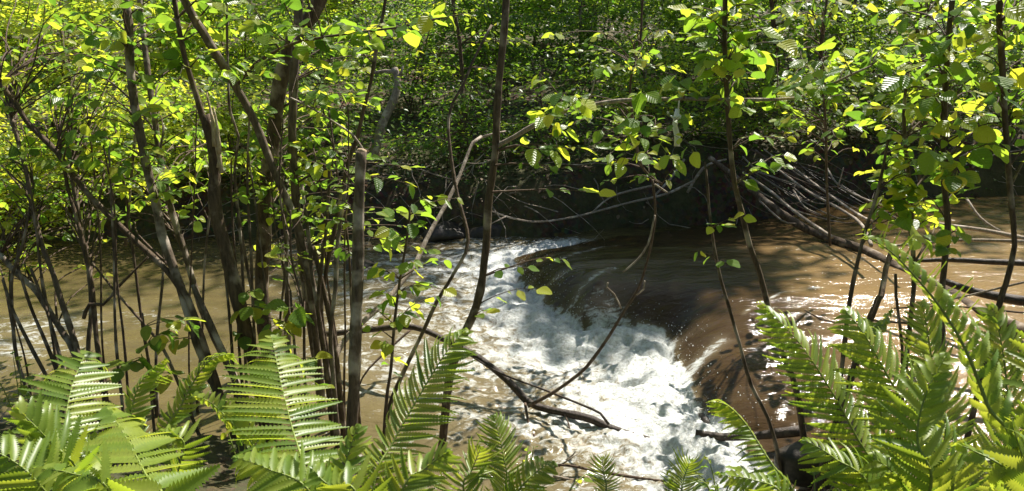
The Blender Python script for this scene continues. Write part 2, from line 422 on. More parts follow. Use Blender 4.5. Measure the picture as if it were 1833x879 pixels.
# spray thrown up along the foot of the drop
rng = np.random.default_rng(5)
ico = np.array([(0, 0, 1), (0.94, 0, -.33), (-.47, .82, -.33), (-.47, -.82, -.33)])
icoF = np.array([(0, 1, 2), (0, 2, 3), (0, 3, 1), (1, 3, 2)])
seg = np.linalg.norm(np.diff(FOOT, axis=0), axis=1); cum = np.concatenate([[0], np.cumsum(seg)])
N = 2600
t = rng.uniform(1.2, cum[-2], N); k = np.clip(np.searchsorted(cum, t) - 1, 0, len(seg) - 1)
q = FOOT[k] + (FOOT[k + 1] - FOOT[k]) * ((t - cum[k]) / seg[k])[:, None] + rng.normal(0, 0.14, (N, 2)) + np.array([-0.03, 0])
zz = water_fields(q[:, 0], q[:, 1])[0] + np.abs(rng.normal(0, 0.045, N)) + 0.003
r = 0.0014 + 0.0045 * rng.uniform(0, 1, N) ** 2.5
Vd = (np.column_stack([q, zz])[:, None] + ico[None] * r[:, None, None]).reshape(-1, 3)
tag(link('water_spray', mesh_np('water_spray', Vd, (np.arange(N)[:, None, None] * 4 + icoF[None]).reshape(-1, 3)), M_DROP),
    'white water droplets splashing above the small waterfall', 'spray', kind='stuff')

# ------------------------------------------------------------------ foliage generators
LT = np.array([(0, 0, 0), (.26, .25, .045), (.62, .27, .05), (1, 0, -.09), (.62, -.27, .05), (.26, -.25, .045), (.5, 0, -.02)])
LF = np.array([(6, 0, 5), (6, 5, 4), (6, 4, 3), (6, 3, 2), (6, 2, 1), (6, 1, 0)])
def leaf_batch(name, pos, yaw, pitch, roll, size, tint, narrow=1.0):
    n = len(pos)
    cy, sy, cp, sp, cr, sr = np.cos(yaw), np.sin(yaw), np.cos(pitch), np.sin(pitch), np.cos(roll), np.sin(roll)
    R = np.empty((n, 3, 3))
    R[:, 0, 0] = cy * cp; R[:, 0, 1] = cy * sp * sr - sy * cr; R[:, 0, 2] = cy * sp * cr + sy * sr
    R[:, 1, 0] = sy * cp; R[:, 1, 1] = sy * sp * sr + cy * cr; R[:, 1, 2] = sy * sp * cr - cy * sr
    R[:, 2, 0] = -sp; R[:, 2, 1] = cp * sr; R[:, 2, 2] = cp * cr
    T = LT * np.array([1, narrow, 1])
    V = np.einsum('nij,kj->nki', R, T) * size[:, None, None] + pos[:, None]
    F = (np.arange(n)[:, None, None] * 7 + LF[None]).reshape(-1, 3)
    me = mesh_np(name, V.reshape(-1, 3), F, smooth=True)
    a = me.attributes.new('tint', 'FLOAT', 'POINT'); a.data.foreach_set('value', np.repeat(tint, 7).astype(np.float32))
    return me

def plant(base, h, spread, nst, nleaf, ls, tint, seed, lean=0.35, bare=0.22, stem_r=0.013, nbr=9, clump=0.20):
    """stems with layered sprays of leaves; returns (list of stem tubes, leaf arrays), in local coordinates"""
    rg = np.random.default_rng(seed)
    stems, segs = [], []
    for i in range(nst):
        az = rg.uniform(0, 2 * math.pi); ln = rg.uniform(0.05, lean)
        hh = h * rg.uniform(0.7, 1.0); n = 9
        p = np.array([rg.normal(0, 0.08), rg.normal(0, 0.08), -0.12]); pts = [p.copy()]
        d = np.array([math.cos(az) * ln, math.sin(az) * ln, 1.0]); d /= np.linalg.norm(d)
        for j in range(n):
            d = d + np.array([*rg.normal(0, 0.10, 2), 0.02]); d /= np.linalg.norm(d)
            p = p + d * hh / n; pts.append(p.copy())
        pts = np.array(pts); r0 = stem_r * rg.uniform(0.7, 1.3); rad = np.linspace(r0, r0 * 0.25, n + 1)
        tb = Tubes(); tb.add(pts, rad, 5, 0.1, seed + i)
        for b in range(nbr):
            f = rg.uniform(bare, 1.0) * n; j = min(int(f), n - 1); st = pts[j] + (pts[j + 1] - pts[j]) * (f - j)
            L = spread * rg.uniform(0.35, 1.0) * (1.15 - 0.6 * f / n)
            a2 = rg.uniform(0, 2 * math.pi); el = rg.uniform(0.0, 0.6)
            dd = np.array([math.cos(a2) * math.cos(el), math.sin(a2) * math.cos(el), math.sin(el)])
            bp = np.array([st + dd * L * q + np.array([0, 0, -0.16 * L * q * q]) + rg.normal(0, 0.02, 3) * (q > 0) for q in (0, .35, .7, 1)])
            tb.add(bp, np.linspace(rad[j] * 0.5, 0.0025, 4), 3)
            segs.append((bp, L))
        stems.append(tb)
    w = np.array([s[1] for s in segs]); k = rg.choice(len(segs), nleaf, p=w / w.sum())
    BP = np.array([s[0] for s in segs])[k]
    f = (1 - rg.uniform(0, 1, nleaf) ** 1.3 * 0.85) * 3; j = np.clip(f.astype(int), 0, 2)
    ar = np.arange(nleaf); pos = BP[ar, j] + (BP[ar, j + 1] - BP[ar, j]) * (f - j)[:, None]
    az = np.arctan2(BP[:, 3, 1] - BP[:, 0, 1], BP[:, 3, 0] - BP[:, 0, 0]) + rg.normal(0, 1.0, nleaf)
    off = np.abs(rg.normal(0, clump, nleaf))
    pos = pos + np.column_stack([np.cos(az) * off, np.sin(az) * off, rg.normal(0.0, 0.035, nleaf) - off * 0.15])
    return stems, (pos, az + rg.normal(0, 0.5, nleaf), rg.normal(0.22, 0.33, nleaf), rg.normal(0, 0.42, nleaf),
                   ls * rg.uniform(0.6, 1.25, nleaf), np.clip(rg.normal(tint, 0.22, nleaf), 0, 1))

# ------------------------------------------------------------------ background: shrubs and trees on the far bank
def ordinal(i): return ['first', 'second', 'third', 'fourth', 'fifth', 'sixth', 'seventh', 'eighth', 'ninth', 'tenth', 'eleventh', 'twelfth',
                        'thirteenth', 'fourteenth', 'fifteenth', 'sixteenth', 'seventeenth', 'eighteenth', 'nineteenth', 'twentieth'][i]
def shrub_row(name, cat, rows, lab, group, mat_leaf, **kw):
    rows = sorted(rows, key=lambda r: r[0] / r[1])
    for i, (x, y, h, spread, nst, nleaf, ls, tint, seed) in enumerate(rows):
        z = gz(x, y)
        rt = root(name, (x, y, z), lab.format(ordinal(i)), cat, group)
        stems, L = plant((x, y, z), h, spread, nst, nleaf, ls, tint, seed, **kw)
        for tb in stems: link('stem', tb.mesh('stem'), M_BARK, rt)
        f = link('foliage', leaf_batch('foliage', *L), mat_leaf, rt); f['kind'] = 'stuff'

def X_at(px, Y): return (px - 916.5) / FPX * Y / (CP - 0.05)
R = random.Random(11)
# low bushes whose leaves hang over the far waterline
rows = []
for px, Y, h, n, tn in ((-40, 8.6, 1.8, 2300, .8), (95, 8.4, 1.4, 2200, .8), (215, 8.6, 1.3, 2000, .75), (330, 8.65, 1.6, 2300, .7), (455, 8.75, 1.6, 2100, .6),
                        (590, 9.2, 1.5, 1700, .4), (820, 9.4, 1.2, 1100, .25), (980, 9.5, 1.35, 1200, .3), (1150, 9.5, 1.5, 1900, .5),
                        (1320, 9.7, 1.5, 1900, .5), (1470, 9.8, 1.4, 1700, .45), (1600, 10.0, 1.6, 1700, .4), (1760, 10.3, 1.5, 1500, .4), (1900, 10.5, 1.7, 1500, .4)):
    rows.append((X_at(px, Y), Y, h * 1.1, 1.0, 5, int(n * 1.5), 0.06, tn + .08, R.randrange(9999)))  # sunny left and shady centre put into the leaf tint
shrub_row('bank_shrub', 'shrub', rows, 'low leafy shrub overhanging the far waterline, {} of that front row from the left', 'shrubs along the far waterline', M_FOL, lean=0.6, nbr=10)
# taller shrubs right behind them
rows = []
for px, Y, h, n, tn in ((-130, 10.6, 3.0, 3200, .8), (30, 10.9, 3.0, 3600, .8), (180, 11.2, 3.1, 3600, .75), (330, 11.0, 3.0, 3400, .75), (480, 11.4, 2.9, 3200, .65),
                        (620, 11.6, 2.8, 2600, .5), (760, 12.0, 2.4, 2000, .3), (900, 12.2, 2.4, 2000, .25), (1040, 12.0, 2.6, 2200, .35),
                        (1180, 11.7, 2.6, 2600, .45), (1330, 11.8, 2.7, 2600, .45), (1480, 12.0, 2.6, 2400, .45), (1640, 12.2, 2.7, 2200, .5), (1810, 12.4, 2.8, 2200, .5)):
    rows.append((X_at(px, Y), Y, h, 1.15, 6, int(n * 1.6), 0.07, tn, R.randrange(9999)))  # tint again carries the sun at left and shade at centre
shrub_row('thicket_shrub', 'shrub', rows, 'tall leafy shrub rising behind the waterline bushes, {} of the middle row from the left', 'tall shrubs behind the waterline bushes', M_FOL)
# understorey farther up the slope
rows = []
for i in range(18):
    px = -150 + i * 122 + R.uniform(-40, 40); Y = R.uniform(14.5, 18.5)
    rows.append((X_at(px, Y), Y, R.uniform(2.6, 3.8), 1.5, 6, 5000, 0.09, 0.62 if px < 700 else 0.45, R.randrange(9999)))  # lighter tint at left stands for sun
shrub_row('understorey_shrub', 'shrub', rows, 'hazy green shrub deep in the wood on the slope, {} from the left', 'shrubs deep in the wood', M_FOL, clump=0.3)
rows = []
for i in range(15):
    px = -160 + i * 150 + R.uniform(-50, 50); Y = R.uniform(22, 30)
    rows.append((X_at(px, Y), Y, R.uniform(3.5, 5.5), 2.4, 5, 2800, 0.16, 0.6 if px < 800 else 0.5, R.randrange(9999)))  # left side tinted brighter for sun
shrub_row('slope_shrub', 'shrub', rows, 'distant leafy shrub highest on the wooded slope, {} from the left', 'farthest shrubs on the slope', M_FOL, clump=0.45, stem_r=0.03)

# slender poles among the shrubs
rows = []
for i in range(20):
    px = -60 + i * 100 + R.uniform(-40, 40); Y = R.uniform(9.8, 15.5)
    rows.append((X_at(px, Y), Y, R.uniform(3.6, 5.5), 0.95, 1, 480, 0.085, 0.8 if px < 720 else 0.6, R.randrange(9999)))  # sun on the left put into the tint
shrub_row('background_sapling', 'sapling', rows, 'slender upright sapling among the shrubs of the far bank, {} from the left', 'slender saplings among the far shrubs', M_FOL, bare=0.3, lean=0.22, stem_r=0.034, nbr=16, clump=0.16)

def tree(px, Y, wpx, H, crown_z, crown_r, nleaf, label, seed, mat, lean=(0, 0), ls=0.15, tint=0.5, off=(0, 0)):
    rg = np.random.default_rng(seed); x = X_at(px, Y); z = gz(x, Y); rt = root('tree', (x, Y, z), label, 'tree', 'trees on the far bank')
    r0 = wpx * Y / FPX / 2
    n = 14; t = np.linspace(0, 1, n + 1)
    pts = np.column_stack([lean[0] * t + np.cumsum(rg.normal(0, 0.04, n + 1)), lean[1] * t + np.cumsum(rg.normal(0, 0.04, n + 1)), -0.2 + (H + 0.2) * t])
    pts[0, :2] = 0; rad = r0 * (1.15 - 0.8 * t); rad[0] *= 1.35
    tb = Tubes(); tb.add(pts, rad, 9, 0.06, seed)
    link('trunk', tb.mesh('trunk'), mat, rt)
    cl = []
    for b in range(16):
        j = rg.integers(int(n * 0.4), n); st = pts[j]; a = rg.uniform(0, 2 * math.pi); L = crown_r * rg.uniform(0.5, 1.05)
        e = np.array([off[0] + math.cos(a) * L, off[1] + math.sin(a) * L, crown_z + rg.normal(0, crown_r * 0.35)])
        mid = (st + e) / 2 + np.array([0, 0, 0.25])
        lt = Tubes(); lp, lr = smooth_line([st, mid, e], [rad[j] * 0.45, rad[j] * 0.25, 0.012], 0.5); lt.add(lp, lr, 5, 0.08, b)
        link('limb', lt.mesh('limb'), mat, rt); cl += [mid * 0.4 + e * 0.6, e]
    cl = np.array(cl); k = rg.integers(0, len(cl), nleaf)
    pos = cl[k] + rg.normal(0, 1, (nleaf, 3)) * np.array([crown_r * 0.20, crown_r * 0.20, crown_r * 0.12])
    f = link('crown', leaf_batch('crown', pos, rg.uniform(0, 6.28, nleaf), rg.normal(.2, .4, nleaf), rg.normal(0, .4, nleaf), ls * rg.uniform(.6, 1.3, nleaf),
                                 np.clip(rg.normal(tint, .2, nleaf), 0, 1)), M_CANOPY, rt); f['kind'] = 'stuff'
# trees whose trunks stand in view and whose crowns shade the stream from above the frame
tree(1440, 13.0, 34, 9.0, 7.6, 1.5, 8000, 'grey double trunk tree deep behind the shrubs, right of the hanging white bark', 3, M_BARK_GREY, off=(-0.5, -0.45))
tree(1040, 15.5, 26, 10.0, 8.0, 2.4, 4500, 'slim dark tree in the shaded middle of the far wood', 4, M_BARK, off=(0.8, -1.0))
tree(1240, 17.5, 24, 10.5, 8.5, 2.4, 2600, 'slim dark tree at the top centre, between the two other shaded trunks', 5, M_BARK, off=(0.4, 0))
tree(1590, 14.5, 20, 9.5, 8.0, 1.6, 1800, 'slender tree behind the bright leaves at the upper right', 6, M_BARK_GREY, off=(0.6, -1.7))
tree(1480, 18.5, 30, 10, 9.0, 2.4, 2000, 'thick grey tree right beside the double trunk', 7, M_BARK_GREY)
tree(640, 19.0, 26, 11, 9.5, 2.4, 3500, 'straight dark tree behind the pale snag', 8, M_BARK)
tree(300, 20.0, 24, 11, 10, 2.0, 2200, 'dark straight tree behind the sunlit shrubs at the upper left', 9, M_BARK)
tree(120, 17.0, 18, 10, 9.0, 1.8, 1800, 'thin tree standing among the brightest leaves at the far left', 10, M_BARK_GREY)
tree(850, 22.0, 30, 12, 9.8, 2.6, 2200, 'dark tree far back on the slope above the rapids', 12, M_BARK)
tree(1730, 19.0, 26, 11, 9.5, 2.2, 1500, 'dark tree far back at the right edge of the wood', 13, M_BARK)

# the wood goes on behind and beside the viewpoint and keeps the low sky off the stream
for i, (x, y, lab) in enumerate(((-9, 1.5, 'close on the left beside the viewpoint'), (-11, -4, 'behind the viewpoint, farthest to the left'), (-5.5, -6, 'behind the viewpoint on its left'), (-0.5, -7.5, 'straight behind the viewpoint'),
        (4.5, -6.5, 'behind the viewpoint on its right'), (9.5, -3.5, 'behind the viewpoint, farthest to the right'), (11, 2.5, 'on the right beside the viewpoint'), (-13, 6.5, 'downstream on the left beyond the frame'))):
    rg = np.random.default_rng(500 + i); z = gz(x, y); H = rg.uniform(8, 10.5)
    rt = root('tree', (x, y, z), 'leafy tree out of view, ' + lab, 'tree', 'trees around the viewpoint')
    t = np.linspace(0, 1, 9); pts = np.column_stack([np.cumsum(rg.normal(0, .08, 9)), np.cumsum(rg.normal(0, .08, 9)), -0.2 + H * t]); pts[0, :2] = 0
    tb = Tubes(); tb.add(pts, 0.16 * (1.1 - t), 8, .05, i); link('trunk', tb.mesh('trunk'), M_BARK, rt)
    n = 2600; th = rg.uniform(0, 6.28, n); zz = rg.uniform(0.6, H + .5, n); rr = 2.6 * np.sqrt(rg.uniform(0, 1, n)) * np.interp(zz, [0, H * .4, H], [.8, 1.0, .35])
    f = link('crown', leaf_batch('crown', np.column_stack([np.cos(th) * rr, np.sin(th) * rr, zz]), rg.uniform(0, 6.28, n), rg.normal(.3, .5, n), rg.normal(0, .5, n), 0.34 * rg.uniform(.6, 1.2, n), np.clip(rg.normal(.45, .2, n), 0, 1)), M_CANOPY, rt); f['kind'] = 'stuff'

# tangle of roots and fine twigs along the undercut far bank
rg = np.random.default_rng(91); tb = Tubes()
for k in range(260):
    x = rg.uniform(-6.5, 7.5); y = float(np.interp(x, FB_X, FB_Y)) + rg.uniform(-0.1, 1.0); z = gz(x, y) + rg.uniform(0.0, 0.3)
    a = rg.uniform(-2.6, -0.5); L = rg.uniform(0.3, 1.1); d = np.array([math.cos(a), math.sin(a) * .7, rg.uniform(-.5, .25)])
    pts = [np.array([x, y, z])]
    for j in range(5):
        d = d + rg.normal(0, .22, 3); pts.append(pts[-1] + d / np.linalg.norm(d) * L / 5)
    tb.add(pts, np.linspace(rg.uniform(.003, .009), .0015, 6), 4)
tag(link('brushwood', tb.mesh('brushwood'), M_DEAD), 'tangle of thin roots and dead twigs along the undercut far bank', 'brushwood', kind='stuff')

# low herbs on the far bank and leaf litter
def scatter(name, n, xr, yr, zr, ls, label, cat, mat, seed, tint=0.45, keep=None, pitch=0.3, narrow=1.0):
    rg = np.random.default_rng(seed); x = rg.uniform(*xr, n); y = yr[0] + (yr[1] - yr[0]) * rg.uniform(0, 1, n) ** 1.4
    nb = np.interp(x, NB_X, NB_Y); fb = np.interp(x, FB_X, FB_Y)
    ok = ((y < nb - 0.12) | (y > fb + 0.12)) & (fbm(x * 1.3, y * 1.3, seed, 3) > -0.25)
    x, y = x[ok], y[ok]; n = len(x)
    z = ground_z(x, y) + rg.uniform(*zr, n)
    me = leaf_batch(name, np.column_stack([x, y, z]), rg.uniform(0, 6.28, n), rg.normal(.15, pitch, n), rg.normal(0, pitch, n), ls * rg.uniform(.5, 1.3, n), np.clip(rg.normal(tint, .25, n), 0, 1), narrow)
    tag(link(name, me, mat), label, cat, kind='stuff')
scatter('bank_herbs', 24000, (-9, 10), (8.3, 16), (0.03, 0.5), 0.055, 'low green herbs covering the far bank and slope', 'herbs', M_HERB, 77)
scatter('slope_herbs', 26000, (-16, 18), (14, 34), (0.05, 1.1), 0.11, 'green undergrowth covering the upper slope of the wood', 'undergrowth', M_HERB, 78)
scatter('leaf_litter', 16000, (-7, 8), (8.3, 14), (0.005, 0.03), 0.06, 'brown dead leaves lying on the far bank', 'leaf litter', M_LITTER, 79, pitch=.25)
scatter('leaf_litter', 2500, (-3, 3.2), (1.6, 4.3), (0.003, 0.012), 0.032, 'brown dead leaves lying on the near bank under the ferns', 'leaf litter', M_LITTER, 80, pitch=.3, tint=.25)

# ------------------------------------------------------------------ near leaves
def near_leaf(seed, wid=0.40, fold=0.10, droop=0.12, wave=0.02):
    """one leaf: rounded oval with a drawn-out tip, folded along its midrib, on a short stalk; x runs along the midrib"""
    rg = random.Random(seed); n = 7; V = []; Qd = []; Tr = []
    for i in range(n + 1):
        t = i / n
        w = wid * (math.sin(math.pi * min(1, t ** 0.72)) ** 0.8) * (1 - 0.18 * t) if 0 < i < n else 0.0
        z = -droop * t * t + 0.02 * math.sin(t * 5 + seed)
        V.append((t, 0, z))
        if 0 < i < n:
            for s in (-1, 1):
                V.append((t + 0.02, s * w * 0.55, z + fold * w * 0.7)); V.append((t + 0.05 + rg.uniform(-.012, .012), s * w, z + fold * w + wave * math.sin(t * 11 + s + seed)))
    mid = lambda i: 0 if i == 0 else 1 + (i - 1) * 5 if i < n else 1 + (n - 1) * 5
    for i in range(1, n - 1):
        a, b = mid(i), mid(i + 1)
        Qd += [(a, b, b + 1, a + 1), (a + 1, b + 1, b + 2, a + 2), (b, a, a + 3, b + 3), (b + 3, a + 3, a + 4, b + 4)]
    a = mid(1); Tr += [(0, a, a + 1), (0, a + 1, a + 2), (a, 0, a + 3), (a + 3, 0, a + 4)]
    a = mid(n - 1); e = mid(n); Tr += [(a, e, a + 1), (a + 1, e, a + 2), (e, a, a + 3), (e, a + 3, a + 4)]
    k = len(V)
    V += [(0.02, 0.008, 0), (0.02, -0.008, 0), (-0.2, 0.007, 0.03), (-0.2, -0.007, 0.03)]; Qd.append((k, k + 1, k + 3, k + 2))
    me = mesh_np('leaf', V, Tr, Qd); me.materials.append(M_LEAF); return me
LEAVES = [near_leaf(1), near_leaf(2, .43, .2, .2), near_leaf(3, .36, .05, .05, .03), near_leaf(4, .40, .35, .3), near_leaf(5, .44, .12, -.08, .035), near_leaf(6, .34, .25, .18)]

class Sapling:
    def __init__(s, name, label, cat, base, seed, group=None):
        s.base = Vector(base); s.rt = root(name, base, label, cat, group); s.rg = random.Random(seed); s.lines = []; s.count = 0; s.extra = []
    def stem(s, pts, radii, mat, name='trunk', sides=9, rough=0.07, step=0.07, bump=True):
        p, r = smooth_line(pts, radii, step)
        if bump:
            k = np.arange(len(p)); r = r * (1 + 0.05 * np.sin(k * 0.9 + s.rg.random() * 6) + 0.04 * np.sin(k * 2.3))
        tb = Tubes(); tb.add(p, r, sides, rough, s.rg.randrange(9999))
        o = link(name, tb.mesh(name, s.base), mat, s.rt); s.lines.append((p, r)); return o
    def leaf(s, pos, yaw, pitch, roll, size):
        s.count += 1
        o = bpy.data.objects.new('leaf', s.rg.choice(LEAVES)); o.parent = s.rt
        o.location = pos - s.base; o.rotation_euler = (roll, pitch, yaw); k = size * s.rg.uniform(0.88, 1.12); o.scale = (size, k, size)
        COL.objects.link(o)
    def spray(s, line, size, n, start=0.3, droop=0.15, spread=0.9):
        """alternate leaves along a twig"""
        line = [Vector(q) for q in line]; m = len(line) - 1
        for i in range(n):
            f = (start + (1 - start) * (i + 0.6) / n) * m; j = min(int(f), m - 1); q = line[j].lerp(line[j + 1], min(1, f - j)); d = (line[j + 1] - line[j]).normalized()
            side = 1 if i % 2 else -1
            yaw = math.atan2(d.y, d.x) + side * s.rg.uniform(0.35, spread + .3) * (0.25 if i == n - 1 else 1)
            st = 0.2 * size
            sz = size * s.rg.uniform(0.45, 1.22)
            s.leaf(q + Vector((math.cos(yaw), math.sin(yaw), 0.05)) * st, yaw, s.rg.gauss(droop + .12, 0.36), s.rg.gauss(0, 0.5), sz)
    def sprig(s, target, size, n, mat=None, side=True, rise=0.1):
        """a twig from the nearest fitting point of a stem out to target, with leaves"""
        best = None
        for p, r in s.lines:
            dz = target.z - p[:, 2]; d = np.linalg.norm(p - np.array(target), axis=1)
            c = d + np.where(dz < 0.05, (0.05 - dz) * 1.6, 0); k = int(np.argmin(c))
            if best is None or c[k] < best[0]: best = (c[k], Vector(p[k]), r[k])
        a, r = best[1], best[2]; v = target - a; L = v.length
        m1 = a + v * 0.35 + Vector((s.rg.uniform(-.06, .06), s.rg.uniform(-.06, .06), rise + s.rg.uniform(-.03, .05))) * min(1, L)
        m2 = a + v * 0.7 + Vector((s.rg.uniform(-.05, .05), s.rg.uniform(-.05, .05), rise * 0.9)) * min(1, L)
        r0 = min(r * 0.6, 0.0035 + 0.004 * L)
        p, rr = smooth_line([a, m1, m2, target], [r0, r0 * 0.7, r0 * 0.5, 0.0013], 0.06)
        tb = Tubes(); tb.add(p, rr, 4, 0.05, 1); link('branch', tb.mesh('branch', s.base), mat or M_TWIG, s.rt)
        k = max(0, int(len(p) * (1 - min(1, (n * size * 0.62) / max(L, .05)))))
        s.spray(p[min(k, len(p) - 3):] if len(p) > 3 else p, size, n, 0.05)
    def fill(s, box, Y, n, size, per=(4, 7)):
        for _ in range(n):
            if s.count > 285: return
            px, py = s.rg.uniform(box[0], box[2]), s.rg.uniform(box[1], box[3])
            s.sprig(P(px, py, s.rg.uniform(*Y)), size * s.rg.uniform(0.8, 1.2), s.rg.randint(*per))

def trace(pts, Ya, Yb):
    """photo trace listed top to bottom; ground distance runs from Ya at the top to Yb at the base"""
    L = [0]
    for a, b in zip(pts[:-1], pts[1:]): L.append(L[-1] + math.hypot(a[0] - b[0], a[1] - b[1]))
    return [P(x, y, Ya + (Yb - Ya) * l / L[-1]) for (x, y), l in zip(pts, L)]
def grown(pts, wa, wb, Ya, Yb, ext=1.2, ground=True):
    q = trace(pts, Ya, Yb); r = [ (wa + (wb - wa) * i / (len(q) - 1)) * p.y / FPX / 2 for i, p in enumerate(q)]
    if ext and pts[0][1] <= 5:
        d = (q[0] - q[1]).normalized(); d = (d + Vector((0, 0, 0.5))).normalized()
        q = [q[0] + d * ext, q[0] + d * ext * 0.5] + q; r = [r[0] * 0.25, r[0] * 0.65] + r
    if ground:
        e = q[-1]; d = (q[-1] - q[-2]); d = d / max(0.05, -d.z) if d.z < -0.02 else Vector((0, 0, -1))
        for k in range(40):
            zg = gz(e.x, e.y) - 0.12
            if e.z <= zg: break
            st = min(0.12, e.z - zg + 0.01); e = e + Vector((d.x * st * 0.5, d.y * st * 0.5, -st))
        if (e - q[-1]).length > 0.03: q.append(e); r.append(r[-1] * 1.15)
    return q, r
def sapling(name, label, pts, wa, wb, Ya, Yb, seed, mat=None, ext=1.2, cat='sapling', group='stems on the near bank', ground=True):
    q, r = grown(pts, wa, wb, Ya, Yb, ext, ground)
    s = Sapling(name, label, cat, q[-1], seed, group); s.stem(q, r, mat or M_BARK); return s
def side(s, pts, wa, wb, Ya, Yb, mat=None, name='branch', leaves=0, size=0.09, start=0.2):
    q = trace(pts, Ya, Yb); r = [(wa + (wb - wa) * i / (len(q) - 1)) * p.y / FPX / 2 for i, p in enumerate(q)]
    s.stem(q, r, mat or M_TWIG, name, 6, 0.05, 0.06)
    if leaves: s.spray(s.lines[-1][0], size, leaves, start)
    return q

BR, GREY = M_BARK, M_BARK_GREY
# ---- left clump
s = sapling('alder_sapling', 'tall brown stem with bare lower half, between the broken trunk and the left thicket',
            [(225, 0), (230, 40), (232, 110), (237, 160), (245, 210), (255, 260), (265, 310), (278, 360), (290, 420), (305, 465), (320, 505), (338, 560), (352, 610), (375, 670), (395, 720), (415, 760)], 14, 19, 4.2, 3.9, 1, GREY)
s.fill((110, -60, 340, 200), (3.6, 4.8), 26, 0.075); s.fill((130, 200, 330, 440), (3.8, 4.8), 24, 0.068); s.fill((280, 560, 330, 650), (3.7, 3.9), 3, .085, (5, 7))
s = sapling('alder_sapling', 'thin pale stem right behind the tall brown one at the left',
            [(250, 0), (258, 70), (266, 140), (275, 200), (284, 265), (300, 350), (330, 450), (360, 550), (400, 640), (430, 700)], 9, 13, 5.0, 4.4, 2, GREY)
s.fill((160, -40, 420, 400), (4.6, 5.8), 50, 0.07)
s = sapling('broken_trunk', 'thick trunk snapped off and splintered pale, carrying a thin dark shoot upward',
            [(368, 205), (378, 250), (385, 300), (383, 350), (391, 400), (402, 440), (414, 490), (432, 560), (450, 630), (462, 670)], 19, 29, 4.1, 4.0, 3, BR)
s.stem(*grown([(312, 0), (320, 50), (330, 100), (345, 150), (360, 200), (374, 250)], 8, 11, 4.1, 4.08, 1.0, False), M_BARK, 'shoot', 7)
for k, (a, b) in enumerate((((370, 165), (386, 262)), ((382, 190), (393, 275)), ((376, 215), (398, 310)), ((388, 240), (392, 300)))):
    q = trace([a, ((a[0] + b[0]) / 2 + 2, (a[1] + b[1]) / 2), b], 4.06, 4.05); s.stem(q, [0.002, 0.010, 0.013], M_CUT, 'splinter', 5, 0.3, 0.05)
s.fill((290, -40, 480, 150), (3.6, 4.6), 22, 0.08); s.fill((400, 480, 560, 620), (3.7, 4.0), 5, 0.085, (4, 6))
s = sapling('alder_sapling', 'brown stem slanting down to the right across the broken trunk',
            [(330, 0), (365, 60), (395, 110), (425, 160), (450, 205), (465, 240), (482, 285), (503, 335), (526, 385), (542, 440), (553, 500), (565, 600), (575, 700)], 15, 13, 4.0, 4.25, 4, GREY)
q = side(s, [(427, 150), (460, 112), (520, 80), (560, 70), (640, 58), (720, 48), (785, 33), (830, 25)], 7, 2, 4.0, 3.7, leaves=16, size=.085)
for px, py in ((470, 60), (500, 105), (540, 50), (585, 90), (620, 45), (650, 100), (690, 40), (730, 60), (770, 25), (640, 70), (560, 110), (480, 130)):
    s.sprig(P(px, py, 3.75 + R.uniform(-.2, .2)), 0.085, 6, rise=0.02)
s.fill((400, -50, 600, 60), (3.5, 4.2), 10, 0.085)
s = sapling('alder_tree', 'thickest dark trunk of the left clump, leaning away to the upper right',
            [(572, 0), (548, 40), (522, 75), (506, 130), (497, 180), (490, 240), (483, 290), (476, 350), (472, 440), (468, 500), (472, 570), (482, 650), (490, 700)], 25, 27, 4.6, 4.5, 5, BR)
s.fill((440, 150, 660, 450), (4.6, 5.4), 40, 0.065)
s = sapling('alder_sapling', 'straight brown stem just right of the thickest trunk',
            [(535, 0), (532, 60), (527, 120), (524, 200), (523, 260), (528, 330), (533, 400), (540, 450), (548, 520), (560, 600), (572, 690)], 15, 17, 4.45, 4.35, 6, GREY)
s.fill((540, 60, 700, 300), (4.4, 5.2), 16, 0.07); s.fill((600, 300, 770, 480), (4.1, 4.8), 16, .075)
s = sapling('stump_pole', 'upright pole cut flat at the top, lit along its right edge',
            [(647, 271), (644, 320), (642, 380), (641, 440), (640, 520), (636, 620), (633, 720), (630, 775)], 19, 25, 3.85, 3.75, 7, GREY, cat='stump')
q = trace([(648.5, 269), (647, 275)], 3.86, 3.85); s.stem(q, [0.024, 0.0245], M_CUT, 'cut_face', 9, 0, .1, False)
for i, (px, py) in enumerate(((560, 395), (575, 370), (610, 395), (600, 440), (565, 350), (590, 320))): s.sprig(P(px, py, 3.8), 0.07, 4)
s = sapling('alder_sapling', 'slim dark stem kinking to the right above the cut pole',
            [(690, 0), (678, 60), (665, 140), (650, 200), (640, 245), (625, 285), (615, 330), (605, 380), (595, 430), (585, 480), (575, 560), (590, 650), (600, 720)], 6, 9, 4.3, 4.1, 8, BR)
side(s, [(520, 175), (560, 195), (600, 220), (632, 242), (652, 272)], 3, 5, 4.3, 4.15, M_DEAD)
s.fill((560, 20, 740, 220), (4.0, 4.8), 10, 0.07)
